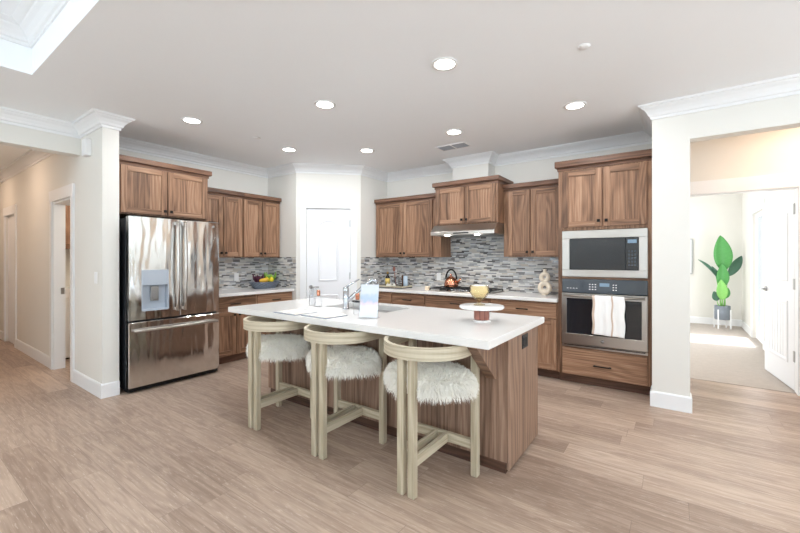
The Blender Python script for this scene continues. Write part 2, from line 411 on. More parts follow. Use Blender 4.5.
# laundry room shell
ll = MB(); ll.box(-7.4, -7.28, 1.48, 3.8, 0, CZ).box(-7.4, -5.43, 3.8, 3.9, 0, CZ)
struct(ll, 'wall_laundry', M['wall'])

# crown mouldings
def crown(z1, h=.125, d=.105):
    z0 = z1 - h
    return [(0, z0), (.012, z0), (.014, z0 + .18 * h), (.026, z0 + .24 * h), (.034, z0 + .40 * h), (.055, z0 + .62 * h), (.078, z0 + .76 * h), (.084, z0 + .84 * h), (.098, z0 + .86 * h), (d, z0 + .98 * h), (d, z1), (0, z1)]
cpath = [(-5.17, -.25), (-5.17, HY), (-4.53, HY), (-4.53, 1.48), (LX, 1.48), (LX, PA.y), (PA.x, PA.y), (PB.x, PB.y), (PB.x, BY), (CH[0], BY), (CH[0], CH[2]), (CH[1], CH[2]), (CH[1], BY), (-.167, BY), (-.167, RY), (4.5, RY)]
struct(sweep(cpath, crown(CZ)), 'trim_1', M['trim'], 'white crown moulding round the kitchen', 'trim')
struct(sweep([(-10.5, HY), (-5.31, HY)], crown(CZ)), 'trim_2', M['trim'])
struct(sweep([(TX0, TY0), (TX0, TY1), (TX1, TY1), (TX1, TY0)], crown(3.1, .13, .13), True), 'trim_3', M['trim'], 'white moulding inside the ceiling tray', 'trim')
# baseboards
bp = [(0, 0), (.015, 0), (.015, .128), (.009, .14), (0, .14)]
struct(sweep([(D1[1] + .09, HY), (-4.53, HY), (-4.53, 1.48)], bp), 'baseboard_column', M['trim'])
struct(sweep([(D2[1] + .09, HY), (D1[0] - .09, HY)], bp), 'baseboard_hall', M['trim'])
struct(sweep([(-10.5, HY), (D2[0] - .09, HY)], bp), 'baseboard_hall_end', M['trim'])
struct(sweep([(-.167, 4.42), (-.167, RY), (OX0, RY), (OX0, RY + .14)], bp), 'baseboard_right', M['trim'])
struct(sweep([(-2.5, 10.2), (1.1, 10.2), (1.1, GY1 + .09)], bp), 'baseboard_bedroom', M['trim'])
struct(sweep([(1.1, GY0 - .09), (1.1, VY + .12)], bp), 'baseboard_bedroom_right', M['trim'])

# door casings and doors
def casing_y(x0, x1, zt, yf, sgn, w=.09, hw=.14, t=.018):
    mb = MB(); a, b = (yf - t, yf) if sgn < 0 else (yf, yf + t)
    mb.box(x0 - w, x0 - .006, a, b, 0, zt + .006).box(x1 + .006, x1 + w, a, b, 0, zt + .006)
    mb.box(x0 - w - .012, x1 + w + .012, a - .004, b, zt + .006, zt + hw)
    return mb
k = casing_y(D1[0], D1[1], DH, HY, -1); k.box(D1[0], D1[0] + .02, HY - .004, 1.45, 0, DH).box(D1[1] - .02, D1[1], HY - .004, 1.49, 0, DH).box(D1[0] + .02, D1[1] - .02, HY - .004, 1.49, DH - .02, DH)
c1 = struct(k, 'trim_4', M['trim'], 'white casing of the open laundry doorway', 'door casing')
sp = MB().box(D1[0] + .02, D1[0] + .023, 1.405, 1.44, .92, 1.0).build('strike_plate', M['nickel']); sp.parent = c1; sp.location = Vector(sp.location) - Vector(c1.location)
struct(casing_y(D2[0], D2[1], DH, HY, -1), 'trim_5', M['trim'])
def child(mb, name, mat, par):
    o = mb.build(name, mat); o.parent = par; o.location = Vector(o.location) - Vector(par.location); return o
d2 = struct(MB().box(D2[0] + .004, D2[1] - .004, HY + .02, HY + .055, .01, DH - .004), 'door_1', M['doorw'], 'closed white door farthest down the hall', 'door')
for z in (1.75, 1.05, .3): child(MB().box(D2[1] - .035, D2[1] + .0, HY + .004, HY + .02, z - .05, z + .05), 'hinge', M['nickel'], d2)
# pantry door (local frame: x along diagonal, front -y)
ang = pi / 4
def at_diag(s, d, z): q = diag(s, d); return (q[0], q[1], z)
kc = MB()
kc.prism(dquad(DS0 - .092, DS0, -.02, 0), 'z', 0, DTOP).prism(dquad(DS1, DS1 + .1, -.02, 0), 'z', 0, DTOP).prism(dquad(DS0 - .1, DS1 + .108, -.026, 0), 'z', DTOP, DTOP + .1)
struct(kc, 'trim_6', M['trim'], 'white casing around the arched panel pantry door', 'door casing')
pd = thing('door_2', at_diag(DS0, .012, 0), 'white arched panel pantry door in the angled corner', 'door', rz=ang); pd['kind'] = 'structure'
DW = DS1 - DS0
def arch_panel(x0, x1, z0, z1, rise, n=12):
    pts = [(x0, z0), (x1, z0), (x1, z1)]
    for i in range(1, n): 
        a = i / n; pts.append((x1 + (x0 - x1) * a, z1 + rise * sin(pi * a)))
    pts.append((x0, z1)); return pts
db = MB().box(.004, DW - .004, 0, .035, .01, DTOP - .004, bev=.002)
db.build('door_slab', M['doorw'], pd)
def panel_parts(par, x0, x1, z0, z1, rise, y=0, grooves=0):
    mb = MB(); P = arch_panel(x0, x1, z0, z1, rise)
    rings = []
    n = len(P); cx, cz = (x0 + x1) / 2, (z0 + z1) / 2
    def inset(d): 
        return [(px + (d if px < cx else -d) * (1 if abs(px - cx) > (x1 - x0) / 2 - .001 else abs(px - cx) / ((x1 - x0) / 2)), pz + (d if pz < cz else -d)) for px, pz in P]
    for d, h in ((0, 0), (.007, -.013), (.018, -.013), (.03, -.002), (.034, -.002)):
        rings.append([(a, y + h, b) for a, b in inset(d)])
    mb.rings(rings, smooth=False, cap=False)
    f = [mb.bm.verts.new(p) for p in rings[-1]]
    mb.bm.faces.new(f); mb._fin()
    if grooves:
        for i in range(1, grooves):
            gx = x0 + .04 + (x1 - x0 - .08) * i / grooves
            mb.box(gx - .003, gx + .003, y - .003, y + .001, z0 + .04, z1 - .04)
    return mb.build('door_panel', M['doorw'], par)
panel_parts(pd, .175, .475, 1.02, 1.90, .055); panel_parts(pd, .175, .475, .25, .82, 0)
def lever(par, x, y, z, d=1, out=-1, mat=None):
    mb = MB(); mb.tube([(x, y, z), (x, y + out * .012, z)], .03, 16).tube([(x, y, z), (x, y + out * .05, z), (x + d * .02, y + out * .055, z), (x + d * .12, y + out * .055, z)], .009, 8)
    return mb.build('door_handle', mat or M['nickel'], par)
lever(pd, .065, 0, .935)
for z in (1.9, 1.1, .3): MB().box(DW - .012, DW + .004, -.012, 0, z - .05, z + .05).build('hinge', M['nickel'], pd)
# bedroom doorway
k = casing_y(BX0, BX1, BDH, VY, -1, hw=.15); k.box(BX0 - .02, BX0, VY - .004, VY + .124, 0, BDH).box(BX1, BX1 + .02, VY - .004, VY + .124, 0, BDH).box(BX0 - .02, BX1 + .02, VY - .004, VY + .124, BDH, BDH + .02)
struct(k, 'trim_7', M['trim'], 'white casing of the bedroom doorway', 'door casing')
bd = thing('door_3', (1.0, VY + .115, 0), 'white panelled bedroom door standing wide open', 'door', rz=pi / 2 + radians(6.4)); bd['kind'] = 'structure'
# local x along the leaf away from the hinge; +y faces -X world side
MB().box(.01, .9, -.038, 0, .012, 2.05, bev=.002).build('door_slab', M['doorw'], bd)
def panel_face(par, x0, x1, z0, z1, y):
    mb = MB(); r = []
    for d, h in ((0, 0), (.010, .002), (.028, .002), (.042, .008)):
        r.append([(x0 + d, y + h + .0, z0 + d), (x1 - d, y + h, z0 + d), (x1 - d, y + h, z1 - d), (x0 + d, y + h, z1 - d)])
    r[0] = [(a, y + .001, c) for a, b, c in r[0]]
    r = [[(a, 2 * y + .012 - b if i else b, c) for a, b, c in q] for i, q in enumerate(r)]
    mb.rings(r, smooth=False, cap=False); mb.bm.faces.new([mb.bm.verts.new(p) for p in r[-1]]); mb._fin()
    n = 6
    for i in range(1, n):
        gx = x0 + .05 + (x1 - x0 - .1) * i / n
        mb.box(gx - .003, gx + .003, y + .003, y + .0065, z0 + .05, z1 - .05)
    return mb.build('door_panel', M['doorw'], par)
panel_face(bd, .17, .75, 1.12, 1.85, 0); panel_face(bd, .17, .75, .26, .92, 0)
lever(bd, .83, 0, 1.0, -1, 1)
for z in (1.87, 1.1, .36): MB().box(-.012, .03, -.046, .006, z - .055, z + .055).build('hinge', M['nickel'], bd)
# glazed outside door of the bedroom
gd = MB(); y0, y1 = GY0, GY1
gd.box(1.082, 1.1, y0 - .09, y0, 0, GZ).box(1.082, 1.1, y1, y1 + .09, 0, GZ).box(1.078, 1.1, y0 - .1, y1 + .1, GZ, GZ + .13)
gd.box(1.14, 1.18, y0, y0 + .08, 0, GZ).box(1.14, 1.18, y1 - .08, y1, 0, GZ).box(1.14, 1.18, y0 + .08, y1 - .08, 0, .12).box(1.14, 1.18, y0 + .08, y1 - .08, GZ - .08, GZ)
g = struct(gd, 'door_4', M['trim'], 'white glazed door letting sun into the bedroom', 'door')
child(MB().box(1.158, 1.162, y0 + .08, y1 - .08, .12, GZ - .08), 'pane', M['pane'], g)

# ------------------------------------------------------------------ backsplash
struct(MB().box(LX + .009, PA.x, PA.y - .009, PA.y, .915, 1.385), 'wall_backsplash_pantry', M['tile'])
bs = MB(); bs.box(LX, LX + .009, 2.46, PA.y, .915, 1.385)
struct(bs, 'wall_backsplash_left', M['tile'], 'grey mosaic tile backsplash behind the fruit basket', 'backsplash')
struct(MB().box(PB.x, PB.x + .009, PB.y, BY - .009, .915, 1.385), 'wall_backsplash_corner', M['tile'])
bs = MB(); bs.box(PB.x, -1.05, BY - .009, BY, .915, 1.385)
struct(bs, 'wall_backsplash_back', M['tile'], 'grey mosaic tile backsplash behind the cooktop', 'backsplash')

struct(MB().box(-2.72, -1.78, BY - .009, BY, 1.385, 1.82), 'wall_backsplash_hood', M['tile'], 'grey mosaic tile rising behind the range hood', 'backsplash')

# ------------------------------------------------------------------ cabinets (local: x width, front face y=0 looking -y)
def shaker(x0, x1, z0, z1, name='door', par=None, y=-.02, mat=None, st=.058):
    mb = MB(); b = .0025
    mb.box(x0, x0 + st, y, y + .02, z0, z1, 'z', b).box(x1 - st, x1, y, y + .02, z0, z1, 'z', b)
    mb.box(x0 + st, x1 - st, y, y + .02, z0, z0 + st, 'x', b).box(x0 + st, x1 - st, y, y + .02, z1 - st, z1, 'x', b)
    n = max(1, round((x1 - x0 - 2 * st) / .13)); w = (x1 - x0 - 2 * st) / n
    for i in range(n): mb.box(x0 + st + i * w, x0 + st + (i + 1) * w, y + .011, y + .02, z0 + st, z1 - st, 'z')
    return mb.build(name, mat or M['wood'], par)
def slab(x0, x1, z0, z1, name='drawer', par=None, y=-.02, mat=None):
    return MB().box(x0, x1, y, y + .02, z0, z1, 'x', .0025).build(name, mat or M['wood'], par)
def knob(par, x, z, y=-.02):
    mb = MB(); mb.box(x - .006, x + .006, y - .016, y, z - .006, z + .006).box(x - .0145, x + .0145, y - .027, y - .015, z - .0145, z + .0145, bev=.003)
    return mb.build('knob', M['black'], par)
def pull(par, x, z, w=.14, y=-.02):
    mb = MB(); mb.box(x - w / 2, x + w / 2, y - .034, y - .024, z - .006, z + .006, bev=.002)
    for s in (-1, 1): mb.box(x + s * (w / 2 - .015) - .005, x + s * (w / 2 - .015) + .005, y - .026, y, z - .005, z + .005)
    return mb.build('pull', M['black'], par)
def cab_crown(par, w, z, d, h=.055, ov=.032, left=True, right=True):
    mb = MB(); a = -ov if left else 0; b = w + ov if right else w
    mb.box(min(a + .02, 0) if left else 0, max(b - .02, w) if right else w, -.012, d, z - .03, z, 'x')
    mb.box(a, b, -.02 - ov, d, z, z + h, 'x', .004)
    return mb.build('crown_moulding', M['woodtop'], par)
def upper(name, loc, w, h, d, doors, label, group, rz=0, crown_h=.055, cl=True, cr=True, ov=.03):
    t = thing(name, loc, label, 'cabinet', group, rz)
    mb = MB(); mb.box(0, w, 0, d, 0, h, 'z')
    mb.build('body', M['wood'], t)
    for i, (a, b, kx) in enumerate(doors):
        dd = shaker(a, b, .014, h - .034, 'door', t); knob(dd, kx, .06)
    cab_crown(t, w, h, d, crown_h, ov, cl, cr)
    return t
GU = 'walnut upper cabinets'
upper('upper_cabinet', (-4.66, 1.50, 1.83), .945, .545, .62, [(.03, .475, .447), (.485, .925, .513)], 'deep walnut cabinet bridging over the refrigerator', GU, pi / 2, cl=False)
upper('upper_cabinet', (-4.98, 2.472, 1.38), .635, .86, .30, [(.02, .338, .31), (.348, .62, .376)], 'two-door walnut wall cabinet right beside the refrigerator top', GU, pi / 2, cl=False, cr=False)
upper('upper_cabinet', (-4.98, 3.11, 1.38), .63, .86, .30, [(.015, .308, .28), (.318, .615, .346)], 'two-door walnut wall cabinet above the fruit basket', GU, pi / 2, cl=False, cr=False)
upper('upper_cabinet', (-3.908, 4.79, 1.385), 1.195, .865, .295, [(.02, .538, .51), (.548, 1.06, .576)], 'two-door walnut wall cabinet between pantry and range hood', GU, cl=False, cr=False)
upper('upper_cabinet', (-2.69, 4.60, 1.815), .90, .53, .485, [(.02, .441, .414), (.455, .87, .482)], 'raised walnut cabinet above the range hood', GU)
upper('upper_cabinet', (-1.785, 4.79, 1.385), .735, .865, .295, [(.06, .335, .308), (.35, .70, .377)], 'two-door walnut wall cabinet between range hood and oven tower', GU, cl=False, cr=False)

def base(name, loc, w, label, group, rz=0, drawers=((None),), doors=(), depth=.60, filler=0, wide_pull=.14):
    t = thing(name, loc, label, 'cabinet', group, rz)
    MB().box(0, w, 0, depth, .10, .873, 'z').build('body', M['wood'], t)
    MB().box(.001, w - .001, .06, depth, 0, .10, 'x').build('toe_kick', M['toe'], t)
    for a, b, pl in drawers:
        dr = slab(a, b, .69, .855, 'drawer', t)
        if pl: pull(dr, (a + b) / 2, .775, wide_pull)
    for a, b, kx in doors:
        dd = shaker(a, b, .115, .675, 'door', t); knob(dd, kx, .63)
    return t
GB = 'walnut base cabinets'
base('base_cabinet', (-4.70, 2.475, 0), .665, 'walnut base cabinet right beside the refrigerator', GB, pi / 2, [(.03, .65, True)], [(.03, .36, .33), (.37, .65, .40)], .58)
base('base_cabinet', (-4.70, 3.14, 0), .61, 'walnut base cabinet below the fruit basket', GB, pi / 2, [(.012, .60, True)], [(.012, .30, .27), (.31, .60, .34)], .58)
base('base_cabinet', (-3.91, 4.51, 0), .54, 'walnut base cabinet in the corner right of the pantry door', GB, 0, [(.02, .53, True)], [(.02, .53, .50)], .58)
base('base_cabinet', (-3.37, 4.51, 0), .57, 'walnut base cabinet left of the cooktop, beside the corner one', GB, 0, [(.012, .56, True)], [(.012, .28, .25), (.29, .56, .32)], .58)
base('base_cabinet', (-2.80, 4.51, 0), .955, 'wide walnut base cabinet under the cooktop', GB, 0, [(.012, .945, True)], [(.012, .472, .44), (.482, .945, .515)], .58)
base('base_cabinet', (-1.845, 4.51, 0), .792, 'walnut base cabinet between cooktop and oven tower', GB, 0, [(.015, .775, True)], [(.015, .39, .36), (.40, .775, .43)], .58)

# oven tower
tw = thing('oven_tower', (-1.048, 4.49, 0), 'tall walnut tower holding microwave and wall oven', 'cabinet')
TW = .876
mb = MB(); mb.box(0, .042, 0, .6, .10, 2.36, 'z').box(.834, TW, 0, .6, .10, 2.36, 'z')
mb.box(.042, .834, 0, .6, .10, .40, 'x').box(.042, .834, 0, .6, 1.668, 2.36, 'z').box(.042, .834, .56, .6, .40, 1.668, 'z').box(.042, .834, .0, .56, 1.145, 1.165, 'x')
mb.build('body', M['wood'], tw)
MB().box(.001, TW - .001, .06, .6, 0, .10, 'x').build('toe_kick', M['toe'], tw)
for a, b, kx in ((.045, .435, .405), (.447, .83, .477)):
    dd = shaker(a, b, 1.70, 2.315, 'door', tw, st=.062); knob(dd, kx, 1.76)
dr = slab(.045, .835, .105, .385, 'drawer', tw); pull(dr, .44, .235, .17)
cab_crown(tw, TW, 2.36, .6, .07, .03, True, False)

def rot_obj(o): return o
# microwave
mw = thing('microwave', (-1.003, 4.475, 1.168), 'built-in stainless microwave with dark glass door', 'microwave')
w, h = .793, .495
MB().box(.0, w, .015, .5, .002, h - .002).build('body', M['darkbody'], mw)
mb = MB(); mb.box(0, w, -.015, .015, 0, .075, 'x', .003).box(0, w, -.015, .015, h - .085, h, 'x', .003).box(0, .075, -.015, .015, .075, h - .085, 'x', .003).box(w - .075, w, -.015, .015, .075, h - .085, 'x', .003)
mb.build('trim_frame', M['steel2'], mw)
MB().box(.077, .60, -.012, .014, .077, h - .087, bev=.002).build('door', M['bglass'], mw)
cp = MB().box(.603, w - .077, -.012, .014, .077, h - .087, bev=.002).build('control_panel', M['bglass'], mw)
bt = MB()
for r in range(5):
    for q in range(3): bt.box(.628 + q * .026, .642 + q * .026, -.0135, -.012, .12 + r * .035, .138 + r * .035)
bt.build('keypad', M['gglass'], cp)
MB().box(.622, .70, -.0135, -.012, .35, .385).build('display', M['disp'], cp)
# wall oven
ov = thing('built_in_oven', (-1.003, 4.475, .405), 'built-in stainless wall oven with a towel on its handle', 'oven')
h = .737
MB().box(.002, w - .002, .015, .55, .03, h - .002).build('body', M['darkbody'], ov)
MB().box(0, w, -.004, .015, 0, .03, bev=.002).build('vent_trim', M['steel2'], ov)
MB().box(.02, w - .02, -.005, -.004, .018, .026).build('vent_slot_shade', M['gap'], ov)  # raised dark strip stands in for the shade of an open slot
cp = MB().box(0, w, -.015, .015, .592, h, bev=.003).build('control_panel', M['gglass'], ov)
for k_ in range(3):
    bt = MB()
    if k_ == 0:
        for r in range(3):
            for q in range(3): bt.box(.27 + q * .027, .283 + q * .027, -.0165, -.015, .628 + r * .026, .637 + r * .026)
    elif k_ == 1:
        for r in range(3): bt.box(.49, .503, -.0165, -.015, .628 + r * .026, .637 + r * .026).box(.515, .527, -.0165, -.015, .628 + r * .026, .637 + r * .026)
    else:
        for q in range(4): bt.box(.05 + q * .03, .066 + q * .03, -.0165, -.015, .635, .641)
    bt.build('keypad', M['plate'], cp)
MB().box(.37, .46, -.0165, -.015, .665, .70).build('display', M['disp'], cp)
mb = MB(); z1 = .585
mb.box(0, w, -.03, .014, .04, .15, 'x', .003).box(0, w, -.03, .014, .53, z1, 'x', .003).box(0, .05, -.03, .014, .15, .53, 'x', .003).box(w - .05, w, -.03, .014, .15, .53, 'x', .003)
dr = mb.build('door', M['steel2'], ov)
MB().box(.05, w - .05, -.027, .012, .15, .53).build('glass', M['bglass'], dr)
mb = MB(); mb.tube([(.02, -.075, .562), (w - .02, -.075, .562)], .013, 12)
for x in (.045, w - .045): mb.box(x - .012, x + .012, -.075, -.03, .552, .572)
mb.build('handle', M['steel2'], ov)
mb = MB(); mb.tube([(w / 2, -.03, .095), (w / 2, -.033, .095)], .017, 20); mb.build('badge', M['nickel'], dr)
# towel draped over the oven handle
tw_ = MB(); n, mcols = 22, 26; R = []
x0, x1 = -1.003 + .318, -1.003 + .60; yh, zh = 4.475 - .075, .405 + .562
def towel_pt(s, a):                       # s along the drape, a across
    front, back, r = .385, .30, .0155
    fold = .006 * sin(a * 15) * min(1, abs(s - .45) * 3) + .003 * sin(a * 31 + s * 4)
    L = front + back + pi * r; d = s * L
    if d < front: return (yh - r - .004 - fold * .7, zh - (front - d))
    if d < front + pi * r:
        th = (d - front) / r; return (yh - r * cos(th), zh + r * sin(th))
    return (yh + r + fold * .3, zh - (d - front - pi * r))
for i in range(n * 2 + 1):
    s_ = i / (n * 2); row = []
    for j in range(mcols + 1):
        a = j / mcols; y, z = towel_pt(s_, a)
        wid = 1.0 + .05 * (1 - s_) ; row.append((x0 + (x1 - x0) * (.5 + (a - .5) * wid) + (.004 * sin(z * 30)), y, z - (.012 * a if s_ < .1 else 0)))
    R.append(row)
tb = tw_.bm; V = [[tb.verts.new(p) for p in r] for r in R]; uvl = tw_.uv
for i in range(len(V) - 1):
    for j in range(mcols):
        f = tb.faces.new([V[i][j], V[i][j + 1], V[i + 1][j + 1], V[i + 1][j]]); f.smooth = True
        for l, (ii, jj) in zip(f.loops, ((i, j), (i, j + 1), (i + 1, j + 1), (i + 1, j))): l[uvl].uv = (jj / mcols, ii / n)
to = tw_.build('dish_towel', M['towel']); md = to.modifiers.new('thick', 'SOLIDIFY'); md.thickness = .004
tag(to, 'white kitchen towel with tan stripes hanging from the wall oven handle', 'towel')

# worktops
tag(MB().box(LX + .001, -4.64, 2.478, PA.y - .001, .875, .915, 'x', .004).build('worktop', M['quartz']), 'white quartz worktop under the fruit basket', 'worktop')
tag(MB().box(PB.x + .001, -1.052, 4.45, BY - .001, .875, .915, 'x', .004).build('worktop', M['quartz']), 'long white quartz worktop around the cooktop', 'worktop')

# range hood
hd = thing('range_hood', (-2.70, 4.6, 1.675), 'slim stainless range hood under the raised cabinet', 'range hood')
HW = .908
MB().prism([(.49, 0), (-.12, 0), (-.12, .045), (-.02, .138), (.49, .138)], 'x', 0, HW, 'x', bev=.002).build('body', M['steel2'], hd)
MB().box(.06, HW - .06, -.05, .44, -.006, 0, bev=.002).build('filter', M['nickel'], hd)
for x in (.24, HW - .24):
    MB().lathe([(.0, -.012), (.03, -.012), (.034, -.006), (.034, 0)], (x, -.085, 0), 18).build('hood_light', M['lamp'], hd)
MB().box(HW / 2 - .11, HW / 2 + .11, -.1205, -.11, .012, .028).build('control_strip', M['black'], hd)
for x in (.24, HW - .24):
    add_light('hood_lamp', 'SPOT', (x, -.085, -.02), 7, (1, .86, .7), (0, 0, 0), hd, spot_size=radians(130), spot_blend=.6, shadow_soft_size=.03)

# ------------------------------------------------------------------ refrigerator (local x = +Y world, front -y = +X world)
fr = thing('refrigerator', (-4.50, 1.522, 0), 'stainless french-door refrigerator with ice dispenser in the left door', 'refrigerator', rz=pi / 2)
FW = .945
MB().box(.004, FW - .004, 0, .72, .03, 1.775, bev=.004).build('body', M['darkbody'], fr)
MB().box(.01, FW - .01, -.045, .05, .012, .05).build('toe_grille', M['black'], fr)
for x in (.04, FW - .12): MB().box(x, x + .08, -.06, .03, 1.775, 1.80, bev=.004).build('hinge_cover', M['darkbody'], fr)
fy = -.075
def fdoor(x0, x1, hole=None):
    mb = MB(); z0, z1 = .735, 1.79
    def front(xx0, xx1, zz0, zz1, bev=0): mb.box(xx0, xx1, fy, -.006, zz0, zz1, 'x', bev)
    if not hole: front(x0, x1, z0, z1, .006)
    else:
        a, b, c, d = hole
        front(x0, a, z0, z1); front(b, x1, z0, z1); front(a, b, z0, c); front(a, b, d, z1)
        mb.box(a, b, fy + .055, -.006, c, d)
    return mb.build('door', M['steel'], fr)
dl = fdoor(.004, .487, (.125, .37, .83, 1.10))
drr = fdoor(.493, FW - .004)
M['disp_grey'] = plain('dispenser_grey_blue', (178, 187, 198), .3)
mb = MB(); mb.box(.118, .377, fy - .006, fy + .01, 1.085, 1.245, bev=.003); mb.build('dispenser_panel', M['disp_grey'], dl)
mb = MB(); mb.box(.13, .365, fy + .048, fy + .054, .838, 1.085).box(.13, .134, fy + .004, fy + .048, .838, 1.085).box(.361, .365, fy + .004, fy + .048, .838, 1.085); mb.build('dispenser_recess', M['disp_grey'], dl)
mb = MB(); mb.box(.118, .13, fy - .005, fy + .05, .825, 1.085).box(.365, .377, fy - .005, fy + .05, .825, 1.085).box(.13, .365, fy - .006, fy + .055, .82, .838); mb.build('dispenser_frame', M['disp_grey'], dl)
mb = MB(); mb.box(.21, .285, fy + .012, fy + .035, .92, 1.075, bev=.004).box(.225, .27, fy + .0, fy + .02, .925, .945); mb.build('dispenser_paddle', M['nickel'], dl)
def bowed(x, z0, z1):
    pts = []
    for i in range(13):
        a = i / 12; pts.append((x, fy - .035 - .022 * sin(pi * a), z0 + (z1 - z0) * a))
    return pts
for x, par in ((.452, dl), (.53, drr)):
    mb = MB(); mb.tube(bowed(x, .80, 1.765), .016, 12)
    for z in (.82, 1.745): mb.box(x - .01, x + .01, fy - .036, fy, z - .016, z + .016)
    mb.build('handle', M['steel2'], par)
mb = MB(); mb.tube([(.865, fy, 1.735), (.865, fy - .003, 1.735)], .016, 20); mb.build('badge', M['nickel'], drr)
fz = MB().box(.004, FW - .004, fy, -.006, .055, .715, 'x', .006).build('freezer_drawer', M['steel'], fr)
pts = [(.045 + (FW - .09) * i / 12, fy - .035 - .022 * sin(pi * i / 12), .632) for i in range(13)]
mb = MB(); mb.tube(pts, .0145, 12)
for x in (.065, FW - .065): mb.box(x - .016, x + .016, fy - .036, fy, .622, .642)
mb.build('handle', M['steel2'], fz)

# ------------------------------------------------------------------ island
IX0, IX1, IY0, IY1 = -3.353, -.808, 1.947, 3.03
isl = thing('kitchen_island', (-2.08, 2.66, 0), 'walnut kitchen island base with overhang brackets facing the stools', 'island')
ox, oy = 2.08, -2.66
def IB(mb, x0, x1, y0, y1, z0, z1, g='z', bev=0): return mb.box(x0 + ox, x1 + ox, y0 + oy, y1 + oy, z0, z1, g, bev)
BXa, BXb, BYa, BYb = -3.3, -.845, 2.345, 2.98
mb = MB(); IB(mb, BXa + .02, BXb - .02, BYa + .02, BYb - .02, .08, .12, 'x')
IB(mb, BXa + .02, -2.78, BYa + .02, BYb - .02, .12, .868); IB(mb, -1.84, BXb - .02, BYa + .02, BYb - .02, .12, .868); IB(mb, -2.78, -1.84, BYa + .02, 2.44, .12, .868)
mb.build('body', M['woodisl'], isl)
mb = MB(); x = BXa
while x < BXb - .01:
    w_ = min(.118, BXb - x); IB(mb, x, x + w_, BYa, BYa + .02, .075, .868, 'z', .0008); x += w_
mb.build('front_panel', M['woodisl'], isl)
mb = MB(); IB(mb, BXb - .02, BXb, BYa + .02, 2.62, .022, .868, 'z', .001); IB(mb, BXb - .02, BXb, 2.62, BYb, .022, .868, 'z', .001)
ep = mb.build('end_panel', M['woodisl'], isl)
mb = MB(); IB(mb, BXa, BXa + .02, BYa + .02, BYb, .07, .868); mb.build('end_panel', M['woodisl'], isl)
mb = MB(); IB(mb, BXa + .02, BXb - .02, BYb - .02, BYb, .10, .868); mb.build('rear_panel', M['woodisl'], isl)
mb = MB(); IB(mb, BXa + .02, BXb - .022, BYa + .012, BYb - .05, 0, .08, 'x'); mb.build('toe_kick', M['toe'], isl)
for x in (-.95, -2.07, -3.18):
    mb = MB()
    P_ = [(BYa, .868), (2.03, .868), (2.03, .845), (BYa - .035, .60), (BYa, .60)]
    mb.prism([(a + oy, b) for a, b in P_], 'x', x - .035 + ox, x + .035 + ox, 'z', bev=.002)
    mb.build('bracket', M['woodisl'], isl)
# island top with a real cut-out for the sink
SX0, SX1, SY0, SY1 = -2.66, -1.93, 2.50, 2.88
def slab_hole(x0, x1, y0, y1, z0, z1, h):
    mb = MB(); bm = mb.bm
    def ring(a, b, c, d, z): return [bm.verts.new(p) for p in ((a, c, z), (b, c, z), (b, d, z), (a, d, z))]
    O1, I1, O0, I0 = ring(x0, x1, y0, y1, z1), ring(*h, z1), ring(x0, x1, y0, y1, z0), ring(*h, z0)
    for i in range(4):
        j = (i + 1) % 4
        bm.faces.new([O1[i], O1[j], I1[j], I1[i]]); bm.faces.new([O0[j], O0[i], I0[i], I0[j]])
        bm.faces.new([O0[i], O0[j], O1[j], O1[i]]); bm.faces.new([I0[j], I0[i], I1[i], I1[j]])
    es = [e for e in bm.edges if all(v in O1 + O0 for v in e.verts)]
    bmesh.ops.bevel(bm, geom=es, offset=.004, segments=2, affect='EDGES')
    mb._fin('x'); return mb
tag(slab_hole(IX0, IX1, IY0, IY1, .869, .915, (SX0, SX1, SY0, SY1)).build('worktop', M['quartz']), 'thick white quartz top of the kitchen island', 'worktop')
sk = thing('sink', (-2.295, 2.69, .69), 'stainless undermount sink in the island top', 'sink')
mb = MB(); w2, d2 = .365, .19
def rr(hw, hd, r, z, n=5):
    pts = []
    for cx, cy, a0 in ((hw - r, hd - r, 0), (-hw + r, hd - r, pi / 2), (-hw + r, -hd + r, pi), (hw - r, -hd + r, 3 * pi / 2)):
        for i in range(n + 1): a = a0 + pi / 2 * i / n; pts.append((cx + r * cos(a), cy + r * sin(a), z))
    return pts
mb.rings([rr(w2 + .012, d2 + .012, .04, .178), rr(w2 + .012, d2 + .012, .04, -.012), rr(w2 - .01, d2 - .01, .04, -.012)], cap=False)
mb.rings([rr(w2 + .012, d2 + .012, .04, .178), rr(w2 - .002, d2 - .002, .04, .178), rr(w2 - .012, d2 - .012, .05, .02), rr(w2 - .04, d2 - .04, .05, 0)], cap=False)
mb.bm.faces.new([mb.bm.verts.new(p) for p in rr(w2 - .04, d2 - .04, .05, 0)]); mb.bm.faces.new([mb.bm.verts.new(p) for p in rr(w2 - .01, d2 - .01, .04, -.012)][::-1]); mb._fin()
mb.build('basin', M['nickel'], sk)
MB().lathe([(.045, 0), (.045, .004), (.02, .002), (.0, .002)]).build('drain', M['chrome'], sk)
# faucet: stands on the stool side of the sink, spout leaning over the basin
fa = thing('faucet', (-2.345, 2.455, .915), 'chrome pull-out faucet standing in front of the island sink', 'faucet')
MB().lathe([(.0, 0), (.03, 0), (.03, .006), (.0245, .012), (.0235, .15), (.025, .165), (.025, .19), (.014, .2), (.0, .2)], seg=24).build('column', M['chrome'], fa)
sx, sy = .62, .78
mb = MB(); pts = [(0, 0, .06), (.10 * sx, .10 * sy, .15), (.2 * sx, .2 * sy, .235), (.235 * sx, .235 * sy, .255), (.26 * sx, .26 * sy, .25), (.275 * sx, .275 * sy, .222)]
mb.tube(pts, [.017, .016, .0155, .017, .019, .019], 14); mb.build('spout', M['chrome'], fa)
mb = MB(); mb.tube([(0, 0, .19), (.02, .02, .215), (.085, .08, .265)], [.013, .008, .006], 10); mb.build('lever', M['chrome'], fa)
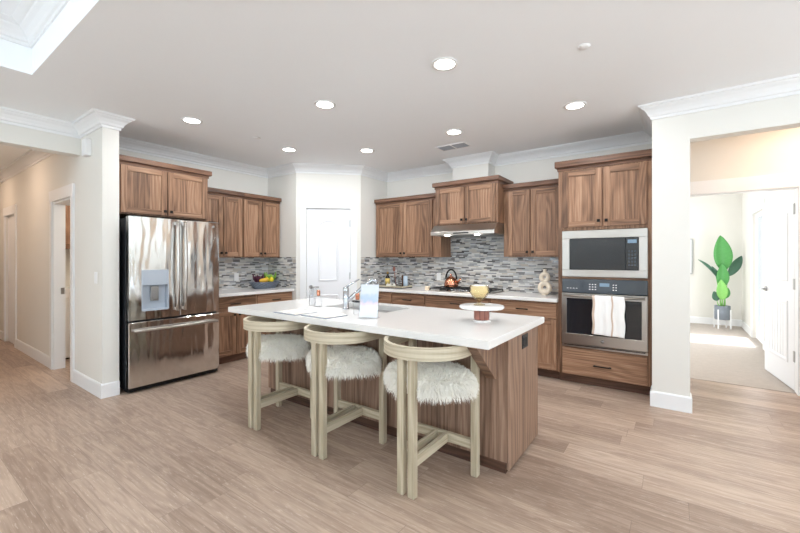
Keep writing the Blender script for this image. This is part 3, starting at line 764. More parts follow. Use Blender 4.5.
# outlet on the island end
io = thing('power_outlet', (-.845, 2.665, .79), 'dark outlet plate on the end of the island', 'outlet', rz=pi / 2)
MB().box(-.06, .06, -.006, 0, -.047, .047, bev=.002).build('cover_plate', M['darkbody'], io)
for x in (-.026, .026): MB().box(x - .016, x + .016, -.0075, -.006, -.026, .026).build('socket', M['black'], io)

# ------------------------------------------------------------------ stools
stool = thing('counter_stool', (-1.25, 2.02, 0), '', 'stool', 'sheepskin counter stools')
def leg(x, y, w, d, h):
    return MB().box(x - w / 2, x + w / 2, y - d / 2, y + d / 2, 0, h, 'z', .004).build('leg', M['oak'], stool)
for s in (-1, 1): leg(s * .037, -.205, .046, .042, .81); leg(s * .235, .205, .044, .046, .81)
# back band: U-shaped bentwood rail
mb = MB(); R = []; pth = []
for y in (.235, .15, .08): pth.append((.262, y))
for i in range(0, 33):
    a = pi * i / 32; pth.append((.262 * cos(a), .02 - .262 * sin(a)))
for y in (.08, .15, .235): pth.append((-.262, y))
for i, (x, y) in enumerate(pth):
    a = Vector(pth[max(0, i - 1)]); b = Vector(pth[min(len(pth) - 1, i + 1)]); d = (b - a).normalized(); nx, ny = d.y, -d.x
    q = []
    for o, z in ((-.012, .79), (.012, .79), (.012, .864), (-.012, .864)): q.append((x + nx * o, y + ny * o, z))
    R.append(q)
mb.rings(R, smooth=False)
# grain along the band
acc = 0
mb.bm.faces.ensure_lookup_table()
for f in mb.bm.faces:
    for l in f.loops:
        th = math.atan2(l.vert.co.y - .02, l.vert.co.x); l[mb.uv].uv = (th * .26, l.vert.co.z)
mb.build('back_rail', M['oak'], stool)
MB().box(-.213, .213, .19, .22, .165, .225, 'x', .003).build('stretcher', M['oak'], stool)
for s in (-1, 1): MB().box(s * .037 - .014, s * .037 + .014, -.184, .19, .165, .225, 'y', .003).build('stretcher', M['oak'], stool)
mb = MB()
mb.box(-.19, .19, -.12, .19, .572, .60, 'x', .01); mb.build('seat_frame', M['oak'], stool)
# sheepskin: cushion plus fur strands
def cushion_pt(u, ph):      # u 0 centre-top .. 1 rim bottom
    if u < .55: r = .235 * (u / .55); z = .668 - .018 * (u / .55) ** 2
    elif u < .85:
        k_ = (u - .55) / .3; a = k_ * pi / 2; r = .235 + .025 * sin(a); z = .650 - .045 * (1 - cos(a))
    else:
        k_ = (u - .85) / .15; r = .26 - .012 * k_; z = .605 - .04 * k_
    sq = 1 + .05 * cos(4 * ph + pi) * -1
    return Vector((r * cos(ph) * sq * 1.03, r * sin(ph) * sq * .83 + .034, z + .008))
mb = MB(); R = []
for i in range(17):
    R.append([cushion_pt(max(i / 16, .005), 2 * pi * k / 40) for k in range(40)])
mb.rings(R, cap=True)
fr_ = random.Random(3); bm = mb.bm; strands = []
NF = 15000
for i in range(NF):
    u = math.sqrt(fr_.random()) if fr_.random() < .62 else .55 + .45 * fr_.random()
    ph = 2 * pi * fr_.random(); p0 = cushion_pt(u, ph)
    out = Vector((cos(ph), sin(ph), 0)); k_ = min(1, max(0, (u - .35) / .5))
    nrm = (Vector((0, 0, 1)) * (1 - k_) + out * k_ + Vector((0, 0, -.35)) * max(0, (u - .8) * 4)).normalized()
    clump = Vector((sin(p0.x * 47 + p0.z * 31), sin(p0.y * 53 + p0.x * 19), sin(p0.x * 29 - p0.y * 37) * .5)) * .42
    jit = Vector((fr_.gauss(0, .3), fr_.gauss(0, .3), fr_.gauss(0, .2)))
    d = (nrm + clump + jit + out * .35).normalized(); L = fr_.uniform(.028, .05) * (1 if u > .5 else .8)
    side = d.cross(Vector((fr_.gauss(0, 1), fr_.gauss(0, 1), fr_.gauss(0, 1)))).normalized()
    wd = fr_.uniform(.0010, .0021); drop = Vector((0, 0, -1)) * L * fr_.uniform(.35, .8) * (.45 + .6 * k_)
    pts = [p0 - nrm * .004, p0 + d * L * .4 + drop * .1, p0 + d * L * .75 + drop * .45, p0 + d * L + drop]
    if pts[-1].y < -.178 and abs(pts[-1].x) < .075: continue
    ws = (wd, wd * 1.05, wd * .75, wd * .15); prev = None
    for q, (p, w_) in enumerate(zip(pts, ws)):
        cur = (bm.verts.new(p + side * w_), bm.verts.new(p - side * w_))
        if prev:
            f = bm.faces.new([prev[0], prev[1], cur[1], cur[0]]); f[mb.dn] = 1; f.smooth = True
            for l in f.loops: l[mb.col] = (.5, 1 - (q - .5) / 3, 0, 1)
        prev = cur
so = mb.build('sheepskin_seat', M['fur'], stool); so['label'] = 'shaggy cream sheepskin seat'
# flatten strands that would fall through the rail are left natural
stools = [stool]
for x in (-1.985, -2.737):
    c = copy_tree(stool); c.location.x = x; stools.append(c)
for o, l in zip(stools, ('pale wood sheepskin stool at the near end of the island, nearest the camera', 'pale wood sheepskin stool in the middle of the row of three', 'pale wood sheepskin stool at the far end, nearest the refrigerator')): o['label'] = l

# ------------------------------------------------------------------ things on the island
cs = thing('cake_stand', (-1.118, 2.56, .915), 'white marble cake stand on a turned wooden foot', 'cake stand')
MB().lathe([(0, 0), (.066, 0), (.066, .008), (.05, .012), (0, .012)], seg=32).build('base', M['marble'], cs)
MB().lathe([(0, .012), (.052, .012), (.055, .03), (.054, .075), (.046, .092), (0, .092)], seg=28).build('pedestal', M['cork'], cs)
MB().lathe([(0, .092), (.15, .092), (.157, .098), (.157, .108), (.152, .113), (0, .113)], seg=40).build('plate', M['marble'], cs)
gb = thing('footed_bowl', (-1.138, 2.565, 1.029), 'footed glass bowl filled with white on the cake stand', 'bowl')
MB().lathe([(0, 0), (.04, 0), (.04, .005), (.016, .012), (.012, .022), (.022, .032), (.05, .058), (.068, .088), (.07, .10), (.066, .14), (.063, .14), (.066, .10), (.064, .09), (.046, .062), (.02, .036), (0, .032)], seg=32).build('bowl', M['amber'], gb)
cm = plain('white_candle_wax', (250, 248, 243), .6)
MB().lathe([(0, .08), (.054, .08), (.062, .092), (.0635, .10), (.060, .137), (.03, .143), (0, .143)], seg=28).build('filling', cm, gb)
# clear acrylic sign holder with a leaflet
ah = thing('brochure_holder', (-1.865, 2.20, .915), 'clear acrylic holder with a pale blue and pink leaflet on the island', 'brochure holder', rz=radians(24))
mb = MB(); mb.prism([(-.05, 0), (.05, 0), (.05, .004), (-.012, .004), (.040, .262), (.036, .262), (-.018, .004), (-.05, .004)], 'x', -.075, .075); mb.build('stand', M['acrylic'], ah)
t = NT('leaflet_print'); x, y, z = t.sep(t.obj()); bl = t.noise(t.obj(), 18, 3)
c_ = t.ramp(t.math('ADD', t.math('DIVIDE', z, .255), t.math('MULTIPLY', t.math('SUBTRACT', bl, .5), .3)), [(0, lin(243, 244, 248)), (.32, lin(243, 243, 248)), (.44, lin(238, 220, 230)), (.52, lin(198, 214, 232)), (.64, lin(206, 220, 235)), (.74, lin(232, 236, 242))]); t.set(col=c_, rough=.4)
mb = MB(); mb.prism([(-.0165, .006), (-.015, .006), (.0352, .25), (.0337, .25)], 'x', -.07, .07); mb.build('leaflet', t.m, ah)
cb_ = thing('soap_bottle', (-2.06, 2.29, .915), 'small clear bottle with copper cap beside the acrylic holder', 'bottle')
MB().lathe([(0, 0), (.03, 0), (.033, .006), (.033, .09), (.026, .105), (.014, .115), (.014, .128), (0, .128)], seg=22).build('body', M['acrylic'], cb_)
MB().lathe([(0, .118), (.0165, .118), (.0165, .165), (.015, .169), (0, .169)], seg=18).build('cap', M['copper'], cb_)
bo = thing('glass_bottle', (-2.70, 2.46, .915), 'clear glass bottle with pinkish copper neck left of the faucet', 'bottle')
MB().lathe([(0, 0), (.032, 0), (.034, .004), (.034, .06), (.026, .088), (.014, .104), (.0135, .12), (0, .12)], seg=22).build('body', M['acrylic'], bo)
MB().lathe([(0, .1), (.0155, .1), (.0165, .112), (.0155, .15), (.012, .153), (0, .153)], seg=18).build('neck_cap', M['copper'], bo)
gl = thing('drinking_glass', (-2.83, 2.50, .915), 'tall clear drinking glass at the far edge of the island', 'glass')
MB().lathe([(0, 0), (.03, 0), (.033, .17), (.031, .17), (.0285, .008), (0, .008)], seg=24).build('tumbler', M['acrylic'], gl)
dd_ = MB().lathe([(0, 0), (.04, 0), (.055, .012), (.053, .015), (.036, .006), (0, .006)], seg=24, squash=(1, .6)).build('soap_dish', M['darkbody']); dd_.location = (-2.66, 2.93, .915)
tag(dd_, 'small dark dish behind the island sink', 'dish')
t = NT('printed_page'); x, y, z = t.sep(t.obj())
blk = t.noise(t.obj(), 9, 2); ln = t.math('LESS_THAN', t.math('FRACT', t.math('MULTIPLY', y, 85.0)), .35)
c_ = t.mix(t.math('MULTIPLY', ln, t.math('MULTIPLY', t.math('LESS_THAN', blk, .46), .35)), lin(246, 244, 240), lin(150, 140, 132))
c_ = t.mix(t.math('MULTIPLY', t.math('GREATER_THAN', blk, .56), .55), c_, lin(214, 196, 180)); t.set(col=c_, rough=.35); M['page'] = t.m
M['navy'] = plain('navy_cover', (66, 84, 116), .45)
for (x, y, rz, lab) in ((-2.56, 2.075, 0, 'thin open booklet on the island, the one nearer the refrigerator'), (-2.235, 2.095, 0, 'thin open booklet on the island, the one nearer the faucet')):
    mg = thing('booklet', (x, y, .915), lab, 'booklet', 'open booklets on the island', radians(rz - 3))
    MB().box(-.15, .15, -.11, .11, 0, .004, bev=.001).build('cover', M['navy'], mg)
    mb = MB(); R = []
    for i in range(17):
        xx = -.146 + .292 * i / 16; zz = .006 + .007 * abs(sin(pi * (xx / .292 + .5) * 2)) ** .8
        R.append([(xx, -.106, .004), (xx, .107, .004), (xx, .107, zz), (xx, -.106, zz)])
    mb.rings(R, smooth=False); mb.build('pages', M['page'], mg)

# ------------------------------------------------------------------ things on the back worktop
ct = thing('gas_cooktop', (-2.32, 4.78, .915), 'stainless gas cooktop with black cast-iron grates', 'cooktop')
MB().box(-.45, .45, -.25, .25, 0, .012, 'x', .004).build('tray', M['steel2'], ct)
for gx in (-.3, 0, .3):
    mb = MB(); w_ = .138; y0_, y1_ = (-.22, .22) if gx else (-.11, .22)
    for yy in (y0_, y1_): mb.box(gx - w_, gx + w_, yy - .006, yy + .006, .032, .044)
    for xx in (-w_, w_): mb.box(gx + xx - .006, gx + xx + .006, y0_, y1_, .032, .044)
    for yy in (y0_ + (y1_ - y0_) * .27, y0_ + (y1_ - y0_) * .73):
        mb.box(gx - w_, gx + w_, yy - .005, yy + .005, .034, .046)
    mb.box(gx - .005, gx + .005, y0_, y1_, .034, .046)
    for xx in (-w_, w_):
        for yy in (y0_, y1_): mb.box(gx + xx - .008, gx + xx + .008, yy - .008, yy + .008, .012, .034)
    mb.build('grate', M['blackiron'], ct)
for bx, by in ((-.3, -.1), (-.3, .12), (0, .06), (.3, -.1), (.3, .12)):
    MB().lathe([(0, .012), (.045, .012), (.045, .02), (.034, .024), (.034, .03), (0, .031)], (bx, by, 0), 20).build('burner', M['blackiron'], ct)
for i in range(5):
    MB().lathe([(0, .012), (.021, .012), (.02, .034), (.017, .037), (0, .037)], (-.11 + i * .055, -.19, 0), 16).build('knob', M['chrome'], ct)
kt = thing('kettle', (-2.585, 4.86, .961), 'copper kettle with black arched handle on the cooktop', 'kettle')
MB().lathe([(0, 0), (.088, 0), (.1, .012), (.102, .04), (.088, .09), (.06, .125), (.04, .138), (0, .14)], seg=32).build('body', M['copper'], kt)
MB().lathe([(0, .136), (.042, .136), (.036, .148), (.012, .152), (.012, .16), (.016, .17), (.01, .18), (0, .18)], seg=20).build('lid', M['copper'], kt)
MB().tube([(.085, 0, .06), (.12, 0, .085), (.15, 0, .125)], [.022, .016, .012], 12).build('spout', M['copper'], kt)
pts = [(.085 * cos(a), 0, .11 + .135 * sin(a)) for a in [pi * i / 16 for i in range(17)]]
MB().tube(pts, .0115, 10).build('handle', M['black'], kt)
va = thing('ring_vase', (-1.30, 4.88, .915), 'cream ceramic vase shaped like a figure eight', 'vase')
M['bisque'] = plain('cream_bisque', (226, 214, 196), .75, var=.08, scale=14)
mb = MB()
def torus(c, R_, r_, ry=1.0, n=30):
    mb.tube([(c[0] + R_ * cos(2 * pi * i / n), c[1], c[2] + R_ * ry * sin(2 * pi * i / n)) for i in range(n)], r_, 14, loop=True)
torus((0, 0, .088), .054, .032); torus((0, 0, .215), .042, .026, 1.0)
mb.lathe([(.024, .262), (.02, .28), (.0185, .30), (.024, .318), (.019, .318), (.014, .30), (.014, .28)], seg=20)
mb.lathe([(0, 0), (.035, 0), (.034, .012), (0, .014)], seg=20)
mb.build('body', M['bisque'], va)
cd = MB(); cd.box(-.03, .03, -.03, .03, 0, .055, bev=.006); c0 = cd.build('candle', plain('ivory_wax', (240, 222, 196), .5)); c0.location = (-2.855, 4.66, .915)
tag(c0, 'small ivory block candle left of the cooktop', 'candle')
# tray with utensils near the pantry corner
TRX, TRY = -3.52, 4.76
tr = thing('serving_tray', (TRX, TRY, .915), 'low pale tray with dark base near the pantry corner', 'tray')
MB().box(-.24, .24, -.14, .14, 0, .014, 'x', .002).build('base', M['darkbody'], tr)
mb = MB(); mb.box(-.24, .24, -.14, -.128, .014, .034, 'x').box(-.24, .24, .128, .14, .014, .034, 'x').box(-.24, -.228, -.128, .128, .014, .034, 'y').box(.228, .24, -.128, .128, .014, .034, 'y'); mb.build('rim', M['oak'], tr)
zt = .915 + .014
ob = thing('oil_bottle', (TRX - .16, TRY + .04, zt), 'dark bottle with a yellow label on the tray', 'bottle')
MB().lathe([(0, 0), (.036, 0), (.038, .006), (.038, .13), (.03, .155), (.015, .17), (.014, .20), (0, .2)], seg=22).build('body', plain('dark_bottle_glass', (44, 34, 26), .1), ob)
MB().lathe([(.0385, .03), (.0388, .03), (.0388, .125), (.0385, .125)], seg=22).build('label', plain('yellow_label', (226, 196, 110), .5), ob)
MB().lathe([(0, .198), (.0165, .198), (.0165, .222), (0, .224)], seg=16).build('cap', plain('gold_cap', (196, 160, 80), .3, .8), ob)
uc = thing('utensil_crock', (TRX + .02, TRY + .05, zt), 'glass crock holding kitchen utensils on the tray', 'crock')
MB().lathe([(0, 0), (.055, 0), (.058, .006), (.06, .15), (.057, .15), (.054, .008), (0, .008)], seg=26).build('jar', M['acrylic'], uc)
def utensil(name, mat, lab, x, lean, kind):
    u = thing(name, (TRX + .02 + x, TRY + .05, zt + .012), lab, 'utensil'); top = Vector((lean, 0, .26))
    MB().tube([(0, 0, 0), top * .6, top * .8], [.006, .006, .005], 8).build('handle', mat, u)
    mb = MB()
    if kind == 'spoon': mb.ball(top, .026, .008, .042)
    else:
        for a in range(6):
            q = a * pi / 6; mb.tube([top * .78 + Vector((cos(q) * .036 * sin(pi * i / 10) * 1, sin(q) * .036 * sin(pi * i / 10), .11 * i / 10)) for i in range(11)], .0018, 5); mb.tube([top * .78 + Vector((-cos(q) * .036 * sin(pi * i / 10), -sin(q) * .036 * sin(pi * i / 10), .11 * i / 10)) for i in range(11)], .0018, 5)
    mb.build('head', mat, u)
utensil('wooden_spoon', M['cork'], 'reddish wooden spoon leaning left in the glass crock', -.022, -.04, 'spoon')
utensil('whisk', M['nickel'], 'wire whisk standing in the glass crock', .018, .03, 'whisk')
pm = thing('pepper_mill', (TRX + .125, TRY + .06, zt), 'dark brown pepper mill right of the glass crock', 'pepper mill')
MB().lathe([(0, 0), (.028, 0), (.028, .03), (.02, .07), (.024, .11), (.028, .13), (.0, .13)], seg=20).build('body', M['toe'], pm)
MB().lathe([(0, .13), (.026, .132), (.028, .155), (.018, .18), (0, .186)], seg=20).build('head', M['toe'], pm)
cn = thing('canister', (TRX + .19, TRY + .03, zt), 'pale blue glass canister at the right end of the tray', 'canister')
MB().lathe([(0, 0), (.034, 0), (.034, .17), (0, .17)], seg=22).build('body', plain('blue_grey_glass', (190, 206, 220), .1), cn)
MB().lathe([(0, .17), (.035, .17), (.035, .188), (0, .19)], seg=22).build('lid', M['nickel'], cn)
gm = plain('garlic_skin', (240, 236, 222), .6)
for i, (x, y, lab) in enumerate(((-.075, -.07, 'white garlic bulb at the left of three on the tray'), (-.015, -.085, 'white garlic bulb in the middle of three on the tray'), (.05, -.075, 'white garlic bulb at the right of three on the tray'))):
    g_ = thing('garlic_bulb', (TRX + x, TRY + y, zt), lab, 'garlic', 'garlic bulbs on the tray')
    MB().lathe([(0, 0), (.015, 0), (.029, .014), (.03, .026), (.018, .042), (.006, .052), (.005, .064), (0, .065)], seg=18).build('bulb', gm, g_)
# fruit basket on the left worktop
FBX, FBY = -5.02, 3.50
fb = thing('fruit_basket', (FBX, FBY, .915), 'dark woven basket of fruit on the left worktop', 'basket', rz=pi / 2)
mb = MB()
for i in range(7):
    z = .008 + i * .0145; r_ = .13 + .05 * (i / 6) ** .7
    mb.tube([(1.25 * (r_ + .006 * sin(k * pi + i * pi)) * cos(2 * pi * k / 40), (r_ + .006 * sin(k * pi / 1 + i)) * sin(2 * pi * k / 40) * .82, z + .003 * (-1) ** (k + i)) for k in range(40)], .0078, 7, loop=True)
mb.lathe([(0, 0), (.13, 0), (.128, .008), (0, .008)], seg=36, squash=(1.25, .82))
mb.build('weave', plain('dark_blue_grey_wicker', (128, 136, 150), .55, var=.6, scale=40), fb)
def fruit(name, mat, lab, dx, dy, z, fn, cat='fruit', group=None):
    f = thing(name, (FBX + dx, FBY + dy, .915 + z), lab, cat, group); fn(f, mat); return f
yel = plain('lemon_skin', (236, 210, 40), .45); ora = plain('mango_skin', (240, 190, 70), .45, var=.2); pur = plain('purple_leaf', (96, 44, 66), .55, var=.4, scale=20); gre = plain('lettuce_leaf', (150, 196, 84), .55, var=.3, scale=16)
def lemon(f, m): MB().lathe([(0, 0), (.006, .004), (.02, .014), (.034, .035), (.036, .05), (.03, .068), (.016, .082), (.008, .088), (.005, .096), (0, .097)], seg=20).build('fruit_body', m, f)
def leafball(f, m, sc=1.0, n=9, pale=None):
    MB().ball((0, 0, .06 * sc), .055 * sc, .055 * sc, .06 * sc).build('heart', m, f)
    mb = MB()
    for i in range(n):
        a = 2 * pi * i / n + .3 * (i % 2); R = []
        for q in range(7):
            s_ = q / 6; row = []
            for r in range(7):
                v = (r - 3) / 3; aa = a + v * .85 * sin(pi * min(s_ + .15, 1)); rad = (.02 + .055 * sin(s_ * pi * .6) + .008 * sin(v * 9 + i)) * sc
                row.append((rad * cos(aa), rad * sin(aa), (.01 + .112 * s_ * (.8 + .2 * (i % 3)) + .006 * sin(v * 7)) * sc))
            R.append(row)
        mb.rings(R, closed=False, cap=False)
    mb.build('leaves', m, f)
def mango(f, m): MB().ball((0, 0, .034), .036, .075, .034, fn=lambda th, ph: 1 + .06 * sin(ph)).build('fruit_body', m, f)
fruit('radicchio', pur, 'dark purple leafy head at the left of the fruit basket', -.02, -.095, .075, leafball)
fruit('lettuce', gre, 'bright green lettuce head at the right of the fruit basket', -.03, .115, .07, lambda f, m: leafball(f, m, 1.15, 11))
fruit('lemon', yel, 'yellow lemon in the fruit basket in front of the purple head', .045, .002, .085, lemon, 'fruit', 'lemons in the basket')
fruit('lemon', yel, 'yellow lemon in the fruit basket in front of the lettuce', .062, .072, .08, lemon, 'fruit', 'lemons in the basket')
fruit('mango', ora, 'yellow-orange mango lying at the front rim of the fruit basket', .08, -.075, .09, mango)

# outlets, switch, chime
def plate_on(name, loc, rz, lab, cat, w=.072, h=.115, sockets=2):
    p_ = thing(name, loc, lab, cat, None, rz); MB().box(-w / 2, w / 2, -.006, 0, -h / 2, h / 2, bev=.002).build('cover_plate', M['plate'], p_)
    for z in ((-.024, .024) if sockets == 2 else (0,)): MB().box(-.016, .016, -.009, -.006, z - (.014 if sockets == 2 else .032), z + (.014 if sockets == 2 else .032), bev=.001).build('socket' if sockets == 2 else 'rocker', M['trim'], p_)
plate_on('power_outlet', (-2.92, BY - .009, 1.09), 0, 'white outlet on the backsplash left of the kettle', 'outlet')
plate_on('power_outlet', (LX + .009, 3.20, 1.09), pi / 2, 'white outlet on the backsplash left of the fruit basket', 'outlet')
plate_on('light_switch', (-4.70, HY, 1.17), 0, 'white light switch on the column by the refrigerator', 'switch', sockets=1)
chm = thing('door_chime', (-4.88, HY, 2.41), 'white door chime box high on the column', 'door chime')
MB().box(-.055, .055, -.055, 0, 0, .17, bev=.008, seg=2).build('housing', M['plate'], chm)
MB().box(-.03, .03, -.0565, -.055, .03, .06).build('grille', M['trim'], chm)

# ------------------------------------------------------------------ ceiling fittings
LP = [((-3.996, 1.935), 'ceiling downlight nearest the refrigerator'), ((-2.594, 2.442), 'ceiling downlight above the middle of the island'), ((-1.351, 2.439), 'large ceiling downlight nearest the camera above the island'), ((-.742, 3.798), 'ceiling downlight in front of the oven tower'), ((-4.039, 3.178), 'ceiling downlight near the pantry and fruit basket'), ((-3.251, 3.798), 'ceiling downlight in front of the pantry door'), ((-1.99, 3.808), 'ceiling downlight in front of the range hood beside the vent')]
proto = thing('downlight', (0, 0, CZ), '', 'downlight', 'recessed ceiling downlights')
MB().lathe([(.072, 0), (.098, 0), (.098, -.005), (.09, -.008), (.074, -.005)], seg=32).build('trim_ring', M['plate'], proto)
MB().lathe([(0, -.004), (.074, -.004), (.074, -.001), (0, -.001)], seg=28).build('diffuser', M['lamp'], proto)
add_light('downlight_lamp', 'AREA', (0, 0, -.012), 7, (.95, .975, 1), (0, 0, 0), proto, shape='DISK', size=.14)
add_light('downlight_glow', 'SPOT', (0, 0, -.03), 4.5, (.95, .975, 1), (0, 0, 0), proto, spot_size=radians(179), spot_blend=.1, shadow_soft_size=.06)
for i, ((x, y), lab) in enumerate(LP):
    o = proto if i == 0 else copy_tree(proto)
    o.location = (x, y, CZ); o['label'] = lab
for (x, y), lab in (((1.6, 2.2), 'added unseen downlight right of the camera'), ((3.6, 2.4), 'added unseen downlight by the side windows'), ((-4.6, -1.2), 'added unseen downlight behind the camera by the left wall'), ((3.85, -1.2), 'added unseen downlight behind the camera by the side windows'), ((-1.9, -4.0), 'added unseen downlight by the left rear window'), ((1.6, -4.0), 'added unseen downlight by the right rear window')):  # invented fixtures out of view, added to even out the room light
    o = copy_tree(proto); o.location = (x, y, CZ); o['label'] = lab
for x, lab in ((-2.4, 'added unseen tray downlight at the left'), (-.4, 'added unseen tray downlight in the middle'), (1.6, 'added unseen tray downlight at the right')):  # extra tray lamps out of view, put in as overhead fill
    o = copy_tree(proto); o.location = (x, -1.3, 3.1); o['label'] = lab
    for ch in o.children:
        if ch.type == 'LIGHT' and ch.data.type == 'SPOT': bpy.data.objects.remove(ch)
for (x, y), lab in (((1.15, 4.85), 'vestibule downlight beyond the opening'), ((-6.9, .6), 'hall downlight behind the beam'), ((-8.8, .6), 'hall downlight at the far end of the hall')):
    o = copy_tree(proto); o.location = (x, y, CZ); o['label'] = lab
    for ch in o.children:
        if ch.type == 'LIGHT': ch.data = ch.data.copy(); ch.data.color = (1, .70, .50); ch.data.energy *= 1.6 if x > 0 else 1.0
vt = thing('ceiling_vent', (-2.25, 4.29, CZ), 'grey slatted ceiling vent in front of the range hood', 'vent')
mb = MB(); mb.box(-.2, .2, -.1, -.085, -.008, 0).box(-.2, .2, .085, .1, -.008, 0).box(-.2, -.185, -.085, .085, -.008, 0).box(.185, .2, -.085, .085, -.008, 0).box(-.008, .008, -.085, .085, -.008, 0); mb.build('frame', M['plate'], vt)
MB().box(-.185, .185, -.085, .085, -.002, 0).build('backing', plain('vent_shadow_grey', (120, 124, 130), .8), vt)
mb = MB()
for i in range(11): mb.box(-.185, .185, -.078 + i * .0155, -.073 + i * .0155, -.007, -.002)
mb.build('slats', plain('vent_grey', (176, 180, 186), .6), vt)
sd = thing('smoke_detector', (-.487, 2.777, CZ), 'small white round detector on the ceiling near the camera', 'detector')
MB().lathe([(0, -.012), (.02, -.012), (.035, -.006), (.04, 0), (0, 0)], seg=24).build('cover', M['plate'], sd)
sd = thing('sprinkler_cover', (-3.95, 2.65, CZ), 'small white sprinkler disc on the ceiling near the refrigerator', 'sprinkler')
MB().lathe([(0, -.01), (.03, -.01), (.042, -.003), (.042, 0), (0, 0)], seg=24).build('cover', M['plate'], sd)

# ------------------------------------------------------------------ bedroom plant
PX, PY = .765, 9.75
ps = thing('plant_stand', (PX, PY, .004), 'slim white four-legged stand under the potted plant', 'plant stand')
for a in range(4):
    q = pi / 4 + a * pi / 2 + .25; MB().box(.137 * cos(q) - .011, .137 * cos(q) + .011, .137 * sin(q) - .011, .137 * sin(q) + .011, 0, .37, bev=.002).build('leg', M['trim'], ps)
mb = MB(); 
for q in (pi / 4 + .25, 3 * pi / 4 + .25):
    d = Vector((cos(q), sin(q), 0)); mb.tube([d * -.137 + Vector((0, 0, .165)), d * .137 + Vector((0, 0, .165))], .009, 6)
mb.build('cross_bar', M['trim'], ps)
pp = thing('potted_plant', (PX, PY, .179), 'large-leaved green plant in a grey pot seen through the doorway', 'plant')
MB().lathe([(0, 0), (.118, 0), (.123, .008), (.124, .265), (.115, .265), (.113, .24), (0, .24)], seg=30).build('pot', plain('grey_concrete', (134, 142, 152), .8, var=.3, scale=8), pp)
MB().lathe([(0, .235), (.112, .235), (.1, .245), (0, .25)], seg=20).build('soil', plain('potting_soil', (70, 60, 52), .95, var=.4, scale=60), pp)
def leafmat(nm, a, b):
    t = NT(nm); x, y, z = t.sep(t.n('TexCoord').outputs['UV'])
    ve = t.noise(t.xyz(t.math('MULTIPLY', x, 4), t.math('MULTIPLY', y, 40)), 1, 3); t.set(col=t.mix(ve, lin(*a), lin(*b)), rough=.4); return t.m
LG = leafmat('leaf_bright', (92, 164, 88), (64, 138, 68)); LD = leafmat('leaf_dark', (86, 128, 104), (58, 96, 80)); LL = leafmat('leaf_young', (150, 206, 116), (108, 180, 84))
def leaf(base, ctrl, start, tip, wid, facing, mat, lab=None):
    base, ctrl, start, tip, facing = map(Vector, (base, ctrl, start, tip, facing))
    lf = []
    mb = MB(); pts = [base * (1 - a) ** 2 + ctrl * 2 * a * (1 - a) + start * a * a for a in [i / 8 for i in range(9)]]
    mb.tube(pts, [.011 - .006 * i / 8 for i in range(9)], 8, mi=1)
    ax = tip - start; side = ax.cross(facing).normalized(); nrm = side.cross(ax).normalized(); R = []; n = 16
    for i in range(n + 1):
        a = i / n; w_ = wid * (sin(pi * min(1, a * 1.0)) ** .7) * (1.1 - .35 * a); w_ = max(w_, .002)
        c = start + ax * a + nrm * (.06 * ax.length * sin(pi * a))
        R.append([c + side * w_ * v + nrm * (.35 * w_ * abs(v) ** 1.4) for v in (-1, -.66, -.33, 0, .33, .66, 1)])
    base_i = len(mb.bm.faces); mb.rings(R, closed=False, cap=False, mi=0)
    mb.bm.faces.ensure_lookup_table()
    for k, f in enumerate(list(mb.bm.faces)[base_i:]):
        i, j = divmod(k, 6)
        for l, (ii, jj) in zip(f.loops, ((i, j), (i, j + 1), (i + 1, j + 1), (i + 1, j))): l[mb.uv].uv = (jj / 6, ii / n)
    o = mb.build('leaf', [mat, LL], pp); md = o.modifiers.new('thick', 'SOLIDIFY'); md.thickness = .003
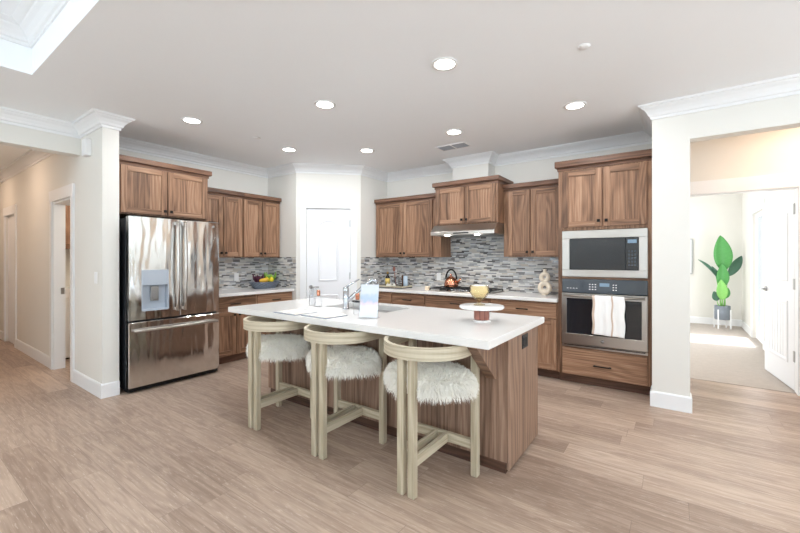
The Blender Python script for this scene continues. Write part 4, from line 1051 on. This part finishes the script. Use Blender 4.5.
# local frame: right in the photo = (.8128,.5826), towards camera = (.5826*... )
r2 = Vector((.8128, .5826, 0)); fw = Vector((.08, -.99, 0))
def L3(r, z, d=0): return r2 * r * 1.06 + Vector((0, 0, z)) + fw * d
F0 = fw + Vector((0, 0, .25))
leaf(L3(0, .24), L3(-.01, .6), L3(.02, .93, .02), L3(-.04, 1.64, 0), .155, F0, LG)
leaf(L3(.03, .24), L3(.05, .5), L3(.12, .84), L3(.36, 1.24), .085, F0, LD)
leaf(L3(-.02, .24), L3(-.05, .5), L3(-.12, .84), L3(-.45, 1.17), .05, F0 + r2 * .9, LD)
leaf(L3(.0, .24), L3(.0, .45, .05), L3(-.01, .62, .06), L3(-.02, 1.08, .08), .105, F0, LG)
leaf(L3(-.01, .24), L3(-.02, .32, .08), L3(-.02, .38, .1), L3(-.05, .78, .12), .095, F0, LL)
leaf(L3(-.03, .24), L3(-.05, .45), L3(-.06, .70), L3(-.20, 1.04), .06, F0 + r2 * .6, LD)
leaf(L3(.04, .24), L3(.06, .3), L3(.05, .40), L3(.10, .62), .06, F0, LG)
leaf(L3(-.05, .24), L3(-.09, .3), L3(-.10, .36, .02), L3(-.16, .55, .02), .07, F0, LD)
wa = thing('framed_picture', (.02, 10.2, 1.05), 'large pale framed picture on the bedroom wall left of the plant', 'picture')
MB().box(-.5, .28, -.025, -.001, 0, .72, bev=.003).build('canvas', plain('pale_canvas', (232, 232, 230), .8), wa)
mb = MB(); mb.box(-.515, -.5, -.03, -.001, -.015, .735).box(.28, .295, -.03, -.001, -.015, .735).box(-.5, .28, -.03, -.001, -.015, 0).box(-.5, .28, -.03, -.001, .72, .735); mb.build('frame', M['nickel'], wa)

# ------------------------------------------------------------------ laundry room glimpse
lc = thing('upper_cabinet', (-6.93, 1.5, 1.5), 'brown cabinet glimpsed through the laundry doorway', 'cabinet', None, pi / 2)
MB().box(0, 1.2, 0, .34, 0, .8).build('body', M['wood'], lc); shaker(.01, .6, .01, .79, 'door', lc); shaker(.61, 1.19, .01, .79, 'door', lc)
ws = thing('washing_machine', (-6.66, 1.54, 0), 'white washing machine glimpsed through the laundry doorway', 'washer', None, pi / 2)
MB().box(0, .68, 0, .6, .02, .95, bev=.01).build('body', M['plate'], ws)
MB().box(.0, .68, -.012, .0, .83, .95, bev=.003).build('control_panel', M['plate'], ws)
mb = MB(); mb.tube([(.34, 0, .48), (.34, -.03, .48)], .2, 28); mb.build('door', M['gglass'], ws)
for x in (.05, .63): MB().box(x - .02, x + .02, .05, .55, 0, .02).build('foot', M['black'], ws)
add_light('laundry_lamp', 'POINT', (-6.0, 2.4, 2.4), 25, (1, .85, .7), shadow_soft_size=.1)
